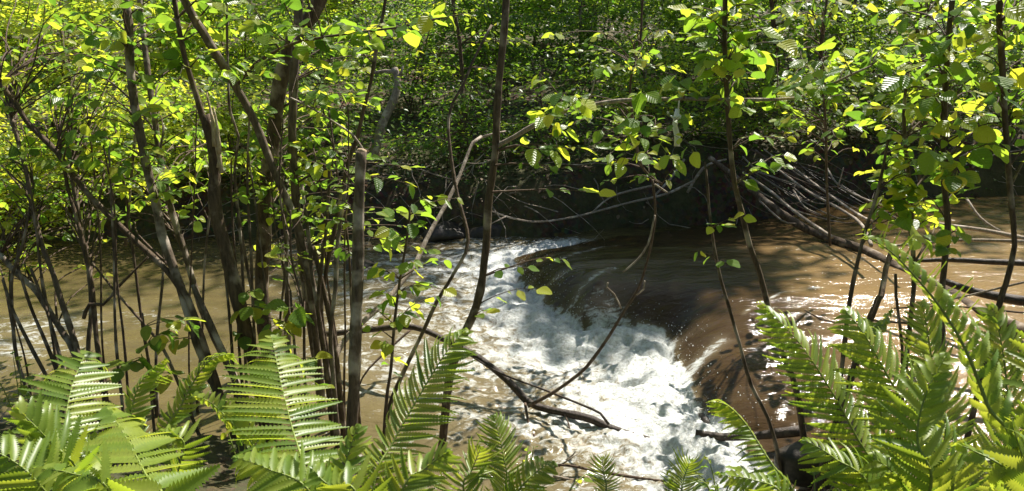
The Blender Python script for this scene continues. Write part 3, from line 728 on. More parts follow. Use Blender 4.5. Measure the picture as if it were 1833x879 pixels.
# thin straight shoots of the clump
for k, (pts, w, Yb, lab) in enumerate((
    ([(405, 0), (408, 130), (412, 200), (427, 245), (420, 300), (425, 370), (432, 440), (436, 540), (440, 660)], 6, 4.15, 'very thin crooked dark shoot right of the broken trunk'),
    ([(425, 370), (434, 430), (447, 500), (462, 560), (490, 640), (520, 700)], 8, 4.2, 'short pale leafless shoot left of the thickest trunk'),
    ([(540, 330), (552, 420), (560, 500), (575, 590), (590, 690)], 9, 4.05, 'bare brown shoot between the thick trunk and the cut pole'),
    ([(590, 300), (585, 400), (575, 480), (570, 560), (585, 680)], 8, 4.0, 'second bare brown shoot left of the cut pole'),
    ([(620, 330), (605, 430), (600, 520), (592, 600), (600, 720)], 10, 3.9, 'bare shoot leaning against the left side of the cut pole'),
    ([(560, 440), (580, 520), (596, 600), (608, 700)], 12, 4.0, 'stout bare shoot standing left of the cut pole base'),
    ([(345, 510), (368, 560), (390, 610), (420, 680)], 13, 3.85, 'stout forked shoot beside the foot of the tall brown stem'),
    ([(395, 420), (404, 500), (412, 580), (420, 690)], 6, 3.95, 'hair thin shoot left of the broken trunk foot'),
    ([(506, 300), (512, 420), (515, 540), (520, 690)], 9, 4.3, 'thin grey shoot in the middle of the clump'))):
    s = sapling('shoot', lab, pts, w * 0.7, w, Yb + 0.15, Yb, 40 + k, BR if k % 2 else GREY, 0.8)
    if k in (0, 2, 3, 8): s.fill((pts[0][0] - 60, pts[0][1] - 40, pts[0][0] + 60, pts[0][1] + 120), (Yb, Yb + .5), 6, 0.065)
SH = random.Random(17); BX = sorted(SH.uniform(40, 640) for _ in range(18))
for k, bx in enumerate(BX):
    ln = SH.uniform(-70, 25); yt = SH.uniform(180, 420); yb = SH.uniform(660, 720); w = SH.uniform(3.5, 7); Yb = SH.uniform(3.85, 4.4)
    pts = [(bx + ln + SH.uniform(-6, 6), yt), (bx + ln * .75 + SH.uniform(-8, 8), yt + (yb - yt) * .25), (bx + ln * .5 + SH.uniform(-8, 8), (yt + yb) / 2), (bx + ln * .2 + SH.uniform(-5, 5), yt + (yb - yt) * .78), (bx, yb)]
    s = sapling('thin_shoot', 'thin bare shoot among the stems of the near bank, ' + ordinal(k) + ' such shoot from the left', pts, w * .5, w, Yb + SH.uniform(-.1, .3), Yb, 700 + k, SH.choice((BR, GREY, M_TWIG)), 0)
    s.fill((pts[0][0] - 45, yt - 30, pts[0][0] + 45, yt + 110), (Yb, Yb + .7), 7, 0.062, (4, 6))
# leafy shoots right of the cut pole
s = sapling('leafy_shoot', 'young leafy shoot with big bright leaves between the cut pole and the rapids',
            [(735, 370), (728, 430), (716, 500), (706, 580), (700, 660), (690, 740)], 4, 7, 4.0, 3.8, 20, M_TWIG)
for px, py, n in ((680, 480, 5), (700, 410, 6), (745, 395, 6), (770, 350, 5), (820, 355, 4), (800, 465, 4), (740, 470, 6), (780, 530, 7), (800, 520, 5), (690, 520, 5), (670, 555, 6), (720, 560, 5), (690, 610, 5), (655, 480, 4), (760, 505, 5), (705, 640, 4), (650, 580, 3)):
    s.sprig(P(px, py, 3.85 + R.uniform(-.15, .25)), 0.085, n)
s = sapling('leafy_shoot', 'low leafy shoot with large leaves in front of the thick trunk foot', [(520, 520), (524, 580), (530, 650), (540, 740)], 4, 7, 3.9, 3.8, 21, M_TWIG)
for px, py, n in ((500, 595, 5), (540, 560, 6), (525, 555, 4), (560, 640, 4), (585, 690, 3), (500, 430, 4), (480, 590, 4)): s.sprig(P(px, py, 3.75 + R.uniform(-.1, .1)), 0.10, n)
s = sapling('leafy_shoot', 'low leafy shoot just above the narrow fern at the left', [(255, 560), (262, 620), (270, 700), (275, 760)], 3, 6, 3.7, 3.6, 22, M_TWIG)
for px, py, n in ((230, 650, 6), (300, 600, 7), (335, 575, 6), (345, 590, 4), (215, 660, 4), (330, 680, 4)): s.sprig(P(px, py, 3.55 + R.uniform(-.1, .1)), 0.10, n)

# ---- thicket at the far left
LL = (([(0, 150), (25, 180), (50, 220), (100, 270), (125, 305), (160, 350), (210, 400), (250, 438), (290, 475), (322, 515), (350, 570)], 9, 12, 4.3, 3.95, 'long diagonal branch stem crossing the upper left down to the tall stem'),
      ([(0, 455), (30, 490), (60, 515), (90, 560), (115, 600), (137, 640)], 10, 13, 4.4, 4.1, 'pale flecked stem leaning in from the left edge above the water'),
      ([(20, 210), (45, 300), (60, 380), (75, 440), (95, 490), (110, 540), (130, 600), (142, 645)], 7, 12, 4.4, 4.1, 'dark stem rising through the left thicket, just right of the leaning pale flecked one'),
      ([(105, 240), (120, 330), (140, 400), (152, 450), (165, 520), (172, 600), (180, 660)], 6, 10, 4.4, 4.05, 'upright stem of the left thicket with a hooked side branch'),
      ([(60, 330), (40, 440), (22, 490), (22, 560), (30, 640), (52, 710)], 4, 8, 4.3, 4.1, 'thin bowed stem at the left edge'),
      ([(5, 500), (25, 560), (60, 630), (95, 700)], 5, 8, 4.2, 4.05, 'thin straight stem fanning left, lowest of the left thicket'),
      ([(30, 470), (55, 550), (85, 620), (110, 690)], 5, 8, 4.25, 4.1, 'thin straight stem in the middle of the left fan'),
      ([(55, 480), (85, 560), (108, 640), (125, 700)], 5, 8, 4.25, 4.1, 'thin straight stem, rightmost of the left fan'),
      ([(125, 300), (148, 420), (160, 500), (163, 560), (158, 640)], 6, 9, 4.35, 4.15, 'thin pale stem behind the hooked one'),
      ([(165, 470), (205, 520), (240, 560), (275, 600), (300, 640)], 4, 6, 4.2, 3.9, 'thin bare stem sloping right across the brown water'),
      ([(230, 60), (245, 190), (240, 260), (232, 350), (225, 440)], 4, 6, 4.6, 4.6, 'thin wavy twig hanging in the leaves of the left thicket'))
for k, (pts, wa, wb, Ya, Yb, lab) in enumerate(LL):
    s = sapling('thicket_sapling', lab, pts, wa, wb, Ya, Yb, 60 + k, GREY if k % 3 else BR, 0.9, 'stem', 'thin stems of the left thicket', k != 10 and True)
    if k == 3: side(s, [(205, 520), (200, 530), (185, 545), (160, 545), (150, 570)], 4, 8, 4.1, 4.1, M_BARK); side(s, [(265, 460), (235, 490), (205, 520)], 4, 6, 4.2, 4.1, M_BARK)
    if k == 0: s.fill((0, 60, 250, 340), (4.0, 5.2), 34, 0.07)
    if k == 1: s.fill((-20, 320, 200, 500), (4.4, 5.5), 30, 0.06)
    if k == 2: s.fill((-40, -40, 130, 330), (4.2, 5.6), 34, 0.075)
    if k == 3: s.fill((60, 150, 250, 430), (4.4, 5.6), 28, 0.065)
    if k == 4: s.fill((-30, 150, 140, 440), (4.4, 5.8), 22, 0.065)
    if k == 8: s.fill((100, 20, 300, 360), (4.6, 6.0), 30, 0.065)

# ---- centre sapling with the long level branch
s = sapling('centre_sapling', 'smooth dark sapling standing alone in front of the rapids, reaching out of the top',
            [(906, 0), (902, 60), (895, 130), (890, 200), (887, 270), (880, 320), (874, 370), (870, 440), (860, 520), (845, 568), (828, 605), (812, 650), (800, 710)], 12, 17, 3.9, 3.75, 30, BR)
q = side(s, [(888, 262), (920, 245), (960, 222), (1010, 200), (1050, 190), (1110, 180), (1200, 177), (1300, 178), (1390, 178), (1430, 175), (1480, 155), (1525, 133), (1560, 118)], 9, 4, 3.85, 3.2, M_DEAD)
side(s, [(1050, 188), (1058, 170), (1068, 130)], 4, 2, 3.7, 3.65, M_DEAD); side(s, [(1110, 195), (1130, 222), (1155, 235), (1190, 228)], 3, 2, 3.65, 3.6, M_TWIG)
for px, py, n in ((965, 130, 7), (1000, 165, 5), (1030, 170, 6), (1085, 115, 6), (1150, 165, 7), (1195, 145, 8), (1215, 125, 6), (960, 200, 5), (985, 205, 5), (1010, 235, 6), (1060, 235, 5), (1100, 205, 5), (1160, 205, 5), (1230, 200, 6),
                 (1040, 265, 6), (1080, 285, 7), (1110, 300, 6), (1130, 290, 5), (1010, 300, 6), (990, 270, 5), (1070, 345, 6), (1200, 290, 6), (1240, 275, 6), (1215, 300, 5), (1290, 190, 6), (1330, 200, 6), (1385, 195, 6), (1420, 150, 6), (1470, 150, 7), (1390, 95, 5), (1440, 110, 7),
                 (1520, 110, 8), (1560, 90, 8), (1600, 70, 8), (1640, 65, 6), (1500, 65, 6)):
    s.sprig(P(px, py, 3.55 - 0.3 * (px - 960) / 600 + R.uniform(-.15, .15)), 0.083, n, rise=0.03)
for px, py, n in ((960, 520, 5), (945, 480, 4), (1005, 465, 4), (870, 555, 3)): s.sprig(P(px, py, 3.75), 0.075, n)

# ---- right side stems
RR = (([(1298, 0), (1297, 80), (1300, 150), (1303, 200), (1308, 270), (1315, 330), (1330, 390), (1342, 440), (1360, 490), (1375, 550), (1390, 600), (1410, 660), (1428, 710)], 8, 12, 3.6, 3.45, 'dark slender sapling right of the waterfall, curving down to the large fern', ((1220, -40, 1400, 140), (3.3, 4.2), 34, .088)),
      ([(1262, 290), (1266, 330), (1270, 380), (1278, 440), (1290, 500), (1305, 550), (1325, 620), (1345, 690), (1385, 780)], 4, 8, 3.5, 3.35, 'thin dark shoot with two round leaves halfway up, right of the waterfall', None),
      ([(1705, 0), (1700, 40), (1695, 110), (1690, 200), (1688, 260), (1690, 330), (1697, 400), (1690, 480), (1684, 550), (1686, 640)], 9, 12, 3.3, 3.1, 'dark stem rising behind the curled fern tip at the right', ((1600, -40, 1800, 300), (2.9, 3.9), 36, .078)),
      ([(1788, 0), (1795, 130), (1800, 230), (1805, 300), (1811, 370), (1816, 440), (1800, 510), (1785, 560)], 10, 10, 3.2, 3.1, 'dark stem nearest the right edge', ((1730, -40, 1880, 260), (2.8, 3.7), 26, .082)),
      ([(1625, 130), (1618, 200), (1622, 270), (1630, 350), (1634, 440), (1636, 500), (1630, 570)], 6, 9, 3.6, 3.3, 'slim dark stem left of the curled fern tip', ((1540, 120, 1720, 420), (3.2, 4.0), 24, .08)),
      ([(1590, 250), (1572, 340), (1550, 410), (1535, 470), (1520, 545), (1508, 650)], 5, 9, 3.4, 3.2, 'straight bare dark shoot slanting down behind the fern at the right', ((1560, 260, 1660, 440), (3.2, 3.6), 8, .08)),
      ([(1600, 440), (1586, 480), (1577, 530), (1556, 575)], 9, 13, 3.6, 3.4, 'short stout dark stem ending in a knob at the water', None),
      ([(1603, 490), (1604, 530), (1612, 590), (1615, 620)], 5, 6, 3.4, 3.3, 'short thin dark shoot beside the stout knobbed one', None),
      ([(1480, 0), (1470, 120), (1478, 220), (1480, 330), (1486, 440)], 4, 5, 5.6, 5.4, 'hair thin dark twig hanging above the fallen tree', ((1380, 0, 1560, 280), (4.4, 5.8), 44, .08)),
      ([(1150, 0), (1145, 80), (1128, 150), (1135, 230), (1150, 300), (1185, 330)], 4, 5, 5.6, 5.6, 'thin leafy twig hanging over the middle of the far waterline', ((980, 60, 1240, 330), (4.6, 6.0), 34, .07)),
      ([(1660, 0), (1650, 90), (1668, 180), (1650, 260), (1645, 340)], 4, 6, 4.6, 4.4, 'thin twig high among the leaves at the right', ((1520, -30, 1833, 240), (3.8, 5.2), 50, .085)))
for k, (pts, wa, wb, Ya, Yb, lab, fl) in enumerate(RR):
    s = sapling('slender_sapling', lab, pts, wa, wb, Ya, Yb, 90 + k, BR, 1.0, 'sapling', 'slender saplings on the right', k not in (8, 9, 10))
    if fl: s.fill(*fl)
    if k == 1:
        for px, py, n in ((1300, 465, 2), (1250, 450, 3), (1290, 400, 4), (1330, 390, 4)): s.sprig(P(px, py, 3.4), 0.07, n)
    if k == 2: s.fill((1660, 280, 1740, 470), (2.9, 3.3), 7, .085, (3, 5))
    if k == 4: s.fill((1580, 330, 1650, 460), (3.1, 3.4), 6, .085, (4, 6))
    if k == 0: s.fill((1300, 230, 1420, 300), (3.4, 3.8), 5, .075); s.sprig(P(1405, 620, 3.35), .06, 3)

# ---- dead wood
def deadwood(name, label, pts, wa, wb, Ya, Yb, mat, seed, subs=(), cat='branch', sides=8):
    q = trace(pts, Ya, Yb); r = [(wa + (wb - wa) * i / (len(q) - 1)) * p.y / FPX / 2 for i, p in enumerate(q)]
    s = Sapling(name, label, cat, q[0], seed); s.stem(q, r, mat, 'limb', sides, 0.08)
    for sp in subs: side(s, *sp[:5], sp[5] if len(sp) > 5 else mat)
    return s
deadwood('fallen_branch', 'dark wet fallen branch lying across the white water in front', [(560, 600), (650, 592), (720, 584), (760, 591), (800, 610), (850, 636), (890, 665), (920, 692), (942, 717), (962, 728), (1010, 739), (1060, 751), (1090, 765), (1140, 782), (1190, 797), (1250, 818), (1290, 830)], 11, 18, 5.0, 3.72, M_WET, 201,
         (([(800, 602), (880, 660), (980, 700), (1040, 724), (1075, 740), (1090, 760)], 3, 6, 4.6, 4.0), ([(940, 722), (950, 770), (975, 800), (1000, 832)], 6, 5, 4.25, 3.75, M_TWIG),
          ([(1000, 832), (985, 850), (940, 878)], 5, 9, 3.75, 3.55, M_TWIG), ([(1010, 742), (1022, 775), (1005, 815)], 3, 3, 4.15, 3.9, M_TWIG), ([(735, 590), (660, 660), (640, 700)], 5, 3, 4.9, 4.6, M_TWIG), ([(1000, 832), (1025, 815), (1030, 808)], 4, 2, 3.75, 3.75, M_DEAD)))
deadwood('dead_twig', 'long crooked bare twig reaching up from the fallen branch across the rapids', [(1168, 322), (1173, 380), (1165, 440), (1152, 490), (1140, 522), (1120, 552), (1090, 602), (1050, 657), (1020, 682), (985, 706), (945, 727)], 4, 8, 4.0, 4.2, M_TWIG, 202,
         (([(1088, 506), (1086, 514), (1100, 527), (1112, 552)], 3, 3, 4.0, 4.05, M_DEAD), ([(1154, 503), (1152, 518), (1140, 528)], 3, 3, 4.0, 4.05, M_DEAD), ([(1115, 487), (1140, 466), (1160, 437), (1172, 385)], 3, 4, 3.98, 4.0, M_DEAD), ([(1172, 330), (1195, 345)], 4, 3, 4.0, 4.0, M_DEAD)), 'twig')
deadwood('leaning_dead_stem', 'pale dead stem leaning to the left over the water behind the clump', [(862, 244), (846, 256), (832, 290), (816, 330), (796, 370), (773, 410), (755, 446), (742, 475), (715, 510), (690, 540), (650, 575), (612, 615), (596, 650)], 5, 13, 5.6, 4.3, M_DEAD, 203,
         (([(905, 235), (880, 240), (862, 246)], 3, 5, 5.7, 5.6),), 'stem')
deadwood('dark_leaning_stem', 'thin dark stem leaning from the rapids down to the cut pole', [(880, 45), (851, 100), (830, 150), (803, 210), (815, 330), (838, 430), (812, 490), (782, 540), (758, 592), (730, 650), (702, 712), (690, 760)], 4, 9, 4.9, 3.85, M_BARK, 204, (), 'stem')
deadwood('pale_snag', 'pale grey broken snag standing on the far bank at the centre', [(706, 122), (712, 150), (704, 180), (692, 205), (681, 232), (673, 262), (664, 292)], 11, 19, 9.6, 9.3, M_DEAD, 205, (([(668, 131), (690, 127), (708, 130)], 5, 8, 9.6, 9.6), ([(716, 135), (722, 118)], 7, 3, 9.6, 9.6)), 'snag')
deadwood('hanging_bark', 'curl of white peeled bark hanging in the leaves under the level branch', [(1213, 195), (1211, 208), (1208, 225), (1213, 245), (1212, 262)], 8, 11, 3.62, 3.6, plain_mat('white_bark', (0.8, 0.78, 0.76), 0.6, .4, .15), 206, (([(1212, 208), (1225, 213), (1232, 214)], 10, 3, 3.6, 3.58), ([(1208, 212), (1200, 207)], 6, 2, 3.6, 3.6), ([(1216, 178), (1214, 196)], 2, 3, 3.6, 3.62)), 'bark', 7)
FT = random.Random(8); FAN = []
for k in range(22):
    x0, y0 = FT.uniform(1250, 1480), FT.uniform(262, 330); L = FT.uniform(0.45, 1.0); x1 = x0 + 190 * L * FT.uniform(.7, 1.2); y1 = y0 + 110 * L * FT.uniform(.6, 1.15); Y0 = FT.uniform(8.0, 8.8)
    FAN.append(([(x0, y0), ((x0 + x1) / 2 + FT.uniform(-12, 12), (y0 + y1) / 2 + FT.uniform(0, 16)), (x1, y1), (x1 + 25, y1 + FT.uniform(-18, 8))], FT.uniform(2.2, 3.8), 1.2, Y0, Y0 - 1.3 * L, FT.choice((M_DEAD, M_WET, M_WET, M_TWIG))))
deadwood('fallen_tree', 'fallen tree slanting from the far bank down into the brown water at the right', [(1270, 282), (1330, 328), (1380, 368), (1440, 408), (1500, 432), (1545, 447), (1590, 472), (1650, 500), (1700, 525), (1740, 552), (1833, 592), (1900, 620)], 9, 30, 8.4, 4.1, M_BARK, 207,
         (([(1330, 308), (1380, 343), (1420, 377), (1490, 425)], 4, 7, 8.0, 6.4, M_DEAD), ([(1395, 305), (1450, 345), (1500, 372), (1540, 400), (1560, 440)], 4, 7, 7.8, 5.9, M_DEAD), ([(1420, 300), (1470, 338), (1530, 380), (1560, 396)], 4, 6, 8, 6.2, M_DEAD),
          ([(1480, 300), (1500, 330), (1545, 355), (1600, 375), (1640, 392)], 3, 5, 7.6, 5.8, M_DEAD), ([(1360, 360), (1400, 395), (1425, 400)], 4, 2, 7.4, 7.0, M_DEAD), ([(1420, 340), (1440, 370), (1470, 385)], 3, 3, 7.6, 7, M_DEAD), ([(1500, 335), (1510, 300)], 3, 2, 7.2, 7.2, M_DEAD),
          ([(1640, 393), (1700, 404), (1760, 412), (1840, 428)], 6, 9, 5.4, 4.6, M_DEAD), ([(1730, 355), (1755, 390), (1790, 414)], 4, 5, 5.2, 4.9, M_DEAD), ([(1600, 440), (1650, 436), (1720, 430), (1833, 432)], 5, 6, 5.2, 4.6, M_DEAD)) + tuple(FAN), 'tree')
deadwood('drift_log', 'pale topped log lying level above the water near the right edge', [(1600, 458), (1640, 466), (1700, 465), (1760, 468), (1840, 472)], 6, 12, 4.7, 4.3, M_WET, 208, (), 'log')
deadwood('drift_log', 'dark log with a pale upper side behind the curled fern tip', [(1688, 502), (1730, 518), (1780, 530), (1840, 540)], 12, 20, 4.2, 4.0, M_WET, 209, (([(1660, 545), (1720, 532), (1833, 505)], 3, 5, 4.0, 3.8, M_DEAD), ([(1600, 552), (1700, 548), (1833, 560)], 3, 4, 3.9, 3.7, M_TWIG)), 'log')
deadwood('drift_twig', 'thin bare twig stretched level over the brown water behind the ferns', [(1440, 555), (1470, 572), (1500, 578), (1560, 574), (1650, 580), (1720, 578)], 2, 5, 3.9, 3.7, M_TWIG, 210, (), 'twig')
deadwood('sunken_branch', 'pale branch lying along the dark far waterline above the rapids', [(880, 378), (915, 390), (960, 397), (1020, 390), (1070, 378), (1130, 362), (1190, 348), (1240, 325)], 3, 5, 7.9, 8.5, M_DEAD, 211, (([(1060, 380), (1100, 350), (1180, 330)], 3, 5, 8.2, 8.5), ([(1170, 352), (1200, 320), (1225, 285)], 4, 5, 8.4, 8.6), ([(905, 388), (880, 400)], 3, 2, 7.9, 7.8)))
deadwood('bottom_twig', 'bare twig lying at the bottom edge in front of the white water', [(960, 858), (1000, 832), (1060, 842), (1120, 852), (1190, 862)], 5, 6, 3.62, 3.5, M_TWIG, 212, (([(990, 852), (1060, 866), (1120, 874)], 6, 8, 3.55, 3.5, M_DEAD), ([(1000, 835), (1035, 812)], 4, 2, 3.6, 3.6, M_DEAD)), 'twig')
deadwood('wet_log', 'dark wet log at the water edge beside the pale fern tip', [(1245, 775), (1290, 782), (1340, 781), (1390, 776), (1440, 770)], 14, 22, 3.85, 3.7, M_WET, 213, (), 'log')
deadwood('shore_log', 'dark log lying at the far shore of the brown water at the left', [(168, 462), (200, 466), (240, 464), (282, 458)], 15, 9, 8.0, 8.0, M_WET, 214, (), 'log')
# brushwood on the far bank
for k, (pts, w, lab) in enumerate((([(150, 350), (200, 335), (250, 318)], 6, 'short pale stick on the leaf litter of the far bank at the left'), ([(190, 380), (230, 350), (262, 330)], 5, 'thin pale stick below the short pale one on the left far bank'),
                                   ([(0, 395), (25, 400), (45, 406)], 10, 'pale stick at the far bank by the left edge'), ([(560, 330), (640, 360), (720, 345)], 4, 'thin grey stick in the shade below the pale snag'),
                                   ([(1700, 285), (1760, 262), (1800, 225)], 5, 'pale root hanging down the far bank at the right'), ([(1740, 300), (1770, 280), (1830, 268)], 4, 'second pale root on the far bank at the right'),
                                   ([(1560, 250), (1620, 240), (1700, 262)], 4, 'grey stick lying above the undercut bank at the right'), ([(1230, 345), (1260, 300), (1300, 285)], 6, 'grey stick leaning where the fallen tree meets the bank'))):
    Y = {0: 9.3, 1: 8.9, 2: 8.7, 3: 9.0, 4: 9.6, 5: 9.6, 6: 9.9, 7: 8.6}[k]
    deadwood('dead_stick', lab, pts, w, w * 0.6, Y, Y + 0.1, M_DEAD, 300 + k, (), 'stick', 6)

# ---- stones
def stone(name, label, c, sc, seed, mat=M_ROCK):
    import bmesh
    bm = bmesh.new(); bmesh.ops.create_icosphere(bm, subdivisions=3, radius=1)
    rg = random.Random(seed); ax = [(Vector((rg.gauss(0, 1), rg.gauss(0, 1), rg.gauss(0, 1))).normalized(), rg.uniform(0.5, 0.8)) for _ in range(9)]
    for v in bm.verts:
        d = v.co.normalized(); k = 1.0
        for a, h in ax:
            q = d.dot(a)
            if q * k > h: k = h / q
        k *= 1 + 0.04 * math.sin(d.x * 9 + seed) * math.sin(d.y * 8) + 0.05 * math.sin(d.x * 17 + d.z * 13 + seed) * math.sin(d.y * 19 + seed) + rg.uniform(-.025, .025)
        v.co = Vector((d.x * sc[0], d.y * sc[1], d.z * sc[2])) * k
    me = bpy.data.meshes.new(name); bm.to_mesh(me); bm.free(); me.polygons.foreach_set('use_smooth', np.ones(len(me.polygons), bool))
    o = link(name, me, mat, None, c); o.rotation_euler = (0, 0, rg.uniform(0, 6)); return tag(o, label, 'stone', 'stones in and beside the stream')
def on_bank(px, py, Y, dz=0.0):
    v = P(px, py, Y); return (v.x, v.y, gz(v.x, v.y) + dz)
for px, py, sc, lab, sd in ((1268, 690, (.2, .15, .16), 'dark wet stone in the curve of the small waterfall', 12),):
    w = G(px, py, 0.25); stone('stone', lab, (w.x, w.y, water_z(w.x, w.y) - sc[2] * .62), sc, sd)
v = P(1445, 800, 3.35); stone('stone', 'wet dark stone on the near bank left of the big bright fern', (v.x, v.y, v.z - .09), (.15, .12, .11), 1)
for px, py, sc, lab, sd in ((955, 402, (.34, .2, .13), 'flat brown stone at the head of the rapids', 2), (880, 412, (.3, .2, .16), 'dark wet stone at the far shore behind the centre sapling', 3), (805, 415, (.36, .2, .17), 'dark stone under the far bank, left of the centre sapling', 4),
                            (700, 440, (.2, .16, .1), 'small dark stone at the far shore beside the leaning dead stem', 5), (640, 470, (.25, .16, .09), 'low dark stone awash left of the leaning dead stem', 6)):
    w = G(px, py, 0.05); stone('stone', lab, (w.x, w.y, max(0.0, water_z(w.x, w.y)) - 0.01), sc, sd)

# ------------------------------------------------------------------ ferns
def pinna(seed, bend, curl, lobes=16):
    """one leaflet of a frond, cut into rounded lobes; x runs out from the rachis, y towards the frond's tip"""
    rg = random.Random(seed); V = []; T = []; Qd = []
    def put(t, y):
        z = -bend * t * t - curl * max(0, t - 0.55) ** 2 * 4 + 0.10 * abs(y)
        xx = t * (1 - 0.12 * bend * t); fw = 0.10 * t * t
        return (xx, y + fw, z)
    prof = lambda t: 0.5 * min(1, 0.45 + t * 3.0) * (1 - t) ** 0.46 * (1 + 0.1 * math.sin(math.pi * t))
    for i in range(lobes + 1):
        t = i / lobes; V.append(put(t, 0))
    for s in (-1, 1):
        for i in range(lobes):
            t0 = i / lobes; t1 = (i + 1) / lobes; w = prof((t0 + t1) / 2) * rg.uniform(0.94, 1.06)
            k = len(V); g = 0.62
            V.append(put(t0 + 0.04 / lobes, s * w * g)); V.append(put(t0 + 0.98 / lobes, s * w * (g + .05))); V.append(put(t0 + 0.85 / lobes, s * w))
            q, tr = (i, i + 1, k + 1, k), (k, k + 1, k + 2)
            Qd.append(q if s < 0 else q[::-1]); T.append(tr if s < 0 else tr[::-1])
    me = mesh_np('leaflet', V, T, Qd); me.materials.append(M_FERN); return me
PIN = [[pinna(10 + i, b, c) for i in range(2)] for b, c in ((0.06, 0.0), (0.16, 0.1), (0.30, 0.5))]
PINC = [pinna(30 + i, 0.35, 1.6) for i in range(2)]
FR = random.Random(77)
UP = [0, .10, .25, .45, .62, .78, .88, .95, 1.0]; VP = [.12, .34, .68, .96, 1.0, .90, .70, .48, .16]
def frond(rt, base, pts, half, n, face, droop=0.1, tilt=0.0, curl_tip=0.0, lean=24, asym=(1, 1), bendy=0, crozier=False):
    """rachis from the root through pts (base to tip, world points); face = direction the blade's upper side looks"""
    base = Vector(base); n = int(n * 1.35)
    allp = [base] + [Vector(p) for p in pts]
    Ltot = sum((b - a).length for a, b in zip(allp[:-1], allp[1:]))
    p, r = smooth_line(allp, [0.0055 * (1 - 0.85 * i / (len(allp) - 1)) for i in range(len(allp))], Ltot / 60)
    if crozier:                       # tightly rolled tip
        t = Vector(p[-1] - p[-3]).normalized(); nn = Vector(face).normalized(); c0 = Vector(p[-1]); R0 = 0.035; ex = []
        for k in range(1, 22):
            a = k * 0.42; rr = R0 * (1 - k / 26); cc = c0 + nn * R0; ex.append(cc - nn * rr * math.cos(a) + t * rr * math.sin(a))
        p = np.concatenate([p, np.array(ex)]); r = np.concatenate([r, np.linspace(0.003, 0.0015, len(ex))])
    tb = Tubes(); tb.add(p, r, 5, 0.03, 3)
    fo = link('frond', tb.mesh('frond', base), M_STALK, rt)      # the rachis; its leaflets hang on it
    seg = np.linalg.norm(np.diff(p, axis=0), axis=1); cum = np.concatenate([[0], np.cumsum(seg)]); L = cum[-1]
    face = Vector(face).normalized(); u0 = 0.10
    sp = L * (1 - u0) / n
    for i in range(n):
        u = i / (n - 1); a = (u0 + (1 - u0) * u) * L * 0.995
        for sd, side_ in enumerate((-1, 1)):
            aa = min(L * 0.999, a + (sp * 0.5 if sd else 0)); k = min(int(np.searchsorted(cum, aa)) - 1, len(seg) - 1); k = max(k, 0)
            q = Vector(p[k] + (p[k + 1] - p[k]) * (aa - cum[k]) / max(seg[k], 1e-6)); t = Vector(p[min(k + 2, len(p) - 1)] - p[max(k - 2, 0)]).normalized()
            nn = (face - t * face.dot(t)).normalized(); lat = t.cross(nn) * side_       # lat: outward
            w = half * float(np.interp(u, UP, VP)) * asym[sd] * FR.uniform(0.86, 1.08)
            if w < 0.004: continue
            la = math.radians(lean + 22 * u * u + FR.uniform(-5, 5)); dr = droop + curl_tip * max(0, u - 0.6) + FR.uniform(-.05, .05)
            x = (lat * math.cos(la) + t * math.sin(la)); x = (x - nn * dr).normalized()
            y = (t - x * t.dot(x)).normalized(); tl = tilt + FR.uniform(-.34, .34); z0 = x.cross(y)
            if z0.dot(nn) < 0: z0 = -z0
            y2 = y * math.cos(tl) + z0 * math.sin(tl); z2 = x.cross(y2)
            sy = sp * (1.34 if bendy == 0 else 1.16) * (1.0 if u < 0.85 else 0.9)
            flip = -1 if z2.dot(nn) < 0 else 1
            z2 = z2 * flip
            M = Matrix(((x.x * w, y2.x * sy, z2.x * w, 0), (x.y * w, y2.y * sy, z2.y * w, 0), (x.z * w, y2.z * sy, z2.z * w, 0), (0, 0, 0, 1)))
            M.translation = q - base
            me = FR.choice(PINC) if (curl_tip > 0.5 and u > 0.72) else FR.choice(PIN[min(2, max(0, bendy + FR.choice((-1, 0, 0, 1)) + (1 if u > .8 else 0)))])
            o = bpy.data.objects.new('leaflet', me); o.parent = fo; o.matrix_basis = M; COL.objects.link(o)
def fern(label, px, Y):
    x = X_at(px, Y); z = gz(x, Y); return root('ostrich_fern', (x, Y, z), label, 'fern', 'ferns on the near bank'), Vector((x, Y, z - 0.02))
def fr(f, pts, half_px, n=30, toward=0.55, sideways=0.0, up=0.7, **kw):
    """pts: (px, py, Y) from low to tip"""
    q = [P(*p) for p in pts]; Ym = pts[len(pts) // 2][2]
    # frond() takes the rachis relative to the fern's root
    frond(f[0], f[1] - f[1], [v - f[1] for v in q], half_px * Ym / FPX, n, (sideways, -toward, up), **kw)
# left: three big ferns
f = fern('big pale green fern at the lower left corner with one tall upright frond', 150, 2.15)
fr(f, [(140, 900, 2.1), (118, 800, 2.3), (128, 710, 2.52), (155, 640, 2.75)], 112, 27, sideways=0.4, toward=.4, up=.9, lean=14)
fr(f, [(290, 920, 1.8), (262, 860, 1.95), (225, 790, 2.2), (195, 742, 2.4)], 125, 20, toward=0.35, sideways=0.4, up=.9, lean=20)
fr(f, [(150, 870, 2.0), (90, 800, 2.0), (35, 745, 2.0)], 100, 22, toward=0.4, sideways=-0.3, droop=.3, lean=30)
fr(f, [(90, 900, 1.9), (30, 840, 1.9), (-50, 800, 1.9)], 120, 22, toward=0.5, sideways=0.2, droop=.25)
fr(f, [(200, 900, 1.75), (130, 860, 1.8), (60, 850, 1.85)], 90, 20, toward=.35, sideways=.3, up=.9, bendy=1)
f = fern('narrow curled fern in the gap between the two big left ferns', 300, 2.6)
fr(f, [(240, 800, 2.65), (238, 740, 2.7), (255, 690, 2.75), (295, 652, 2.8)], 48, 24, curl_tip=1.0, droop=.35, bendy=1)
fr(f, [(300, 790, 2.7), (325, 735, 2.75), (355, 680, 2.8), (382, 650, 2.8), (415, 642, 2.8)], 46, 26, curl_tip=1.0, droop=.5, bendy=2, sideways=.4)
